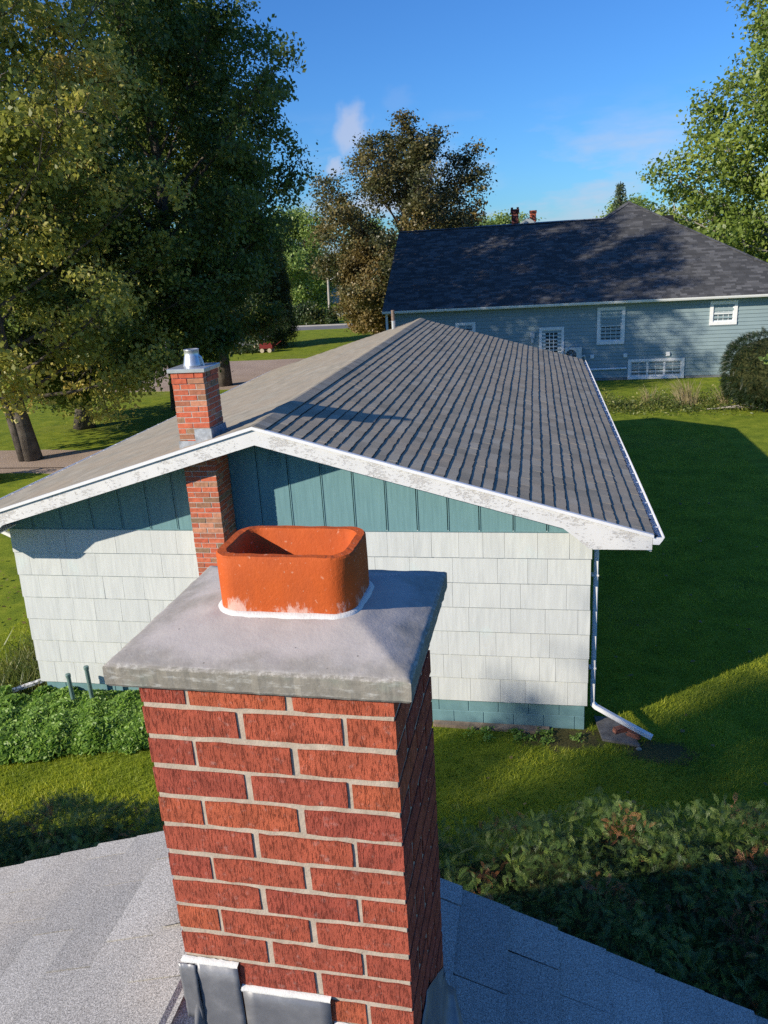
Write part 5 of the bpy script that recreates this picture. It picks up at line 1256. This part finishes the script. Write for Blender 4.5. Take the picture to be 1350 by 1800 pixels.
for i in range(8):
    for k in range(4): F.append((5 * i + k, 5 * i + 5 + k, 5 * i + 6 + k, 5 * i + 1 + k))
    F.append((5 * i, 5 * i + 4, 5 * i + 9, 5 * i + 5))
F.append((0, 1, 2, 3, 4)); obj('hull', MB().add(V, F), MT['white'], bt)
obj('windscreen', MB().prism_y([(-20.7, .85), (-20.35, .85), (-20.55, 1.15), (-20.65, 1.15)], 85.6, 86.4), MT['glass'], bt); obj('trailer', MB().box(-21.5, -18.9, 85.9, 86.1, .22, .30).box(-20.9, -20.6, 85.4, 86.6, .0, .3), MT['galv'], bt)
wg = empty('garden_wagon', (-18.6, 54.6, 0)); tag(wg, 'red wooden garden wagon standing under the weeping birch', 'wagon'); MT['wagonred'] = plain('faded_red_wood', (.16, .022, .02), .8, .2)
obj('box', MB().box(-19.15, -18.2, 54.3, 54.35, .28, .62).box(-19.15, -18.2, 54.85, 54.9, .28, .62).box(-19.15, -19.1, 54.35, 54.85, .28, .62).box(-18.25, -18.2, 54.35, 54.85, .28, .62).box(-19.1, -18.25, 54.35, 54.85, .28, .32), MT['wagonred'], wg)
for x in (-18.95, -18.4):
    for y in (54.24, 54.96):
        w_o = obj('wheel', MB().tube([(x, y - .02, .15), (x, y + .02, .15)], [.15, .15], 14), MT['tan'], wg)
obj('handle', MB().tube([(-18.2, 54.6, .35), (-17.6, 54.6, .75)], [.02, .02], 6), MT['wagonred'], wg)
for i, (x, y, s) in enumerate(((-20.9, 55.6, .26), (-20.5, 55.9, .22), (-20.1, 56.2, .28), (-19.8, 56.0, .18), (-21.3, 55.4, .2))):
    stone('garden_stone', x, y, s, 40 + i, MT['tan'], ['tan edging stone second from the maple trunk', 'tan edging stone third from the maple trunk', 'largest tan edging stone, nearest the birch trunk', 'smallest tan edging stone beside the red wagon', 'tan edging stone nearest the maple trunk'][i], 'stone', 'edging stones of the flower bed', .9)
def mound(name, x, y, rx, ry, h, n, seed, mat, label, leaf=.16, group=None):
    rng = np.random.default_rng(seed); ph = rng.uniform(0, 2 * math.pi, n); u_ = rng.random(n) ** .5; zt3 = h * np.sqrt(np.clip(1 - u_ ** 2, 0, 1)) * (1 + .25 * np.sin(ph * 5 + u_ * 9)); cen = np.stack([x + rx * u_ * np.cos(ph), y + ry * u_ * np.sin(ph), zt3 * rng.uniform(.25, 1.05, n)], 1)
    v, f, t = leaves(cen, unit(cen - np.array([x, y, 0])), leaf, rng); o = obj(name, fast_mesh(name, v, f, t), MT[mat]); tag(o, label, 'shrub', group); return o
mound('bed_shrub', -20.4, 54.6, 1.5, .5, .45, 1500, 1, 'birch', 'low dark shrub in front of the edging stones', .13)
mound('roadside_shrub', -22.0, 77.2, 2.2, 1.2, 1.9, 4200, 2, 'birch', 'dark roadside shrub just left of the lamp pole', .2, 'shrubs along the far kerb')
mound('roadside_shrub', -26.0, 78.2, 2.4, 1.2, 1.7, 4200, 3, 'maple_dark', 'dark roadside shrub farther left along the kerb, behind the birch', .2, 'shrubs along the far kerb')
mound('roadside_shrub', -19.3, 76.3, .65, .6, 1.6, 1500, 4, 'birch', 'small upright dark shrub directly below the lamp pole', .18, 'shrubs along the far kerb')
mound('roadside_shrub', -13.4, 74.9, 1.9, 1.0, 1.9, 4200, 5, 'farleaf', 'yellow green shrub right of the hydrant', .22, 'shrubs along the far kerb')
mound('roadside_shrub', -10.6, 74.9, 1.6, 1.0, 1.5, 3000, 6, 'farleaf', 'yellow green shrub against the gable of the blue house', .22, 'shrubs along the far kerb')
mound('corner_shrub', -17.6, 21.3, .9, .8, .9, 1800, 7, 'green', 'small bright green shrub at the foot of the thick maple trunk', .13)
dh = empty('distant_house', (-29, 114, 0)); tag(dh, 'pale blue distant house glimpsed between the roadside trees', 'house'); MT['paleblue'] = plain('pale_blue_siding', (.40, .48, .55), .7, .2)
obj('wall', MB().box(-35, -23, 112, 120, 0, 4.2), MT['paleblue'], dh); obj('roof', MB().prism_x([(111.4, 4.1), (116, 6.6), (120.6, 4.1)][::-1], -35.5, -22.5), MT['slate'], dh)
for x in (-33, -29, -25.5): w_o = obj('window', MB().box(x - .6, x + .6, 111.93, 112.02, 1.4, 2.8), MT['trimwhite'], dh); obj('pane', MB().box(x - .5, x + .5, 111.915, 111.925, 1.5, 2.7), MT['glass'], w_o)
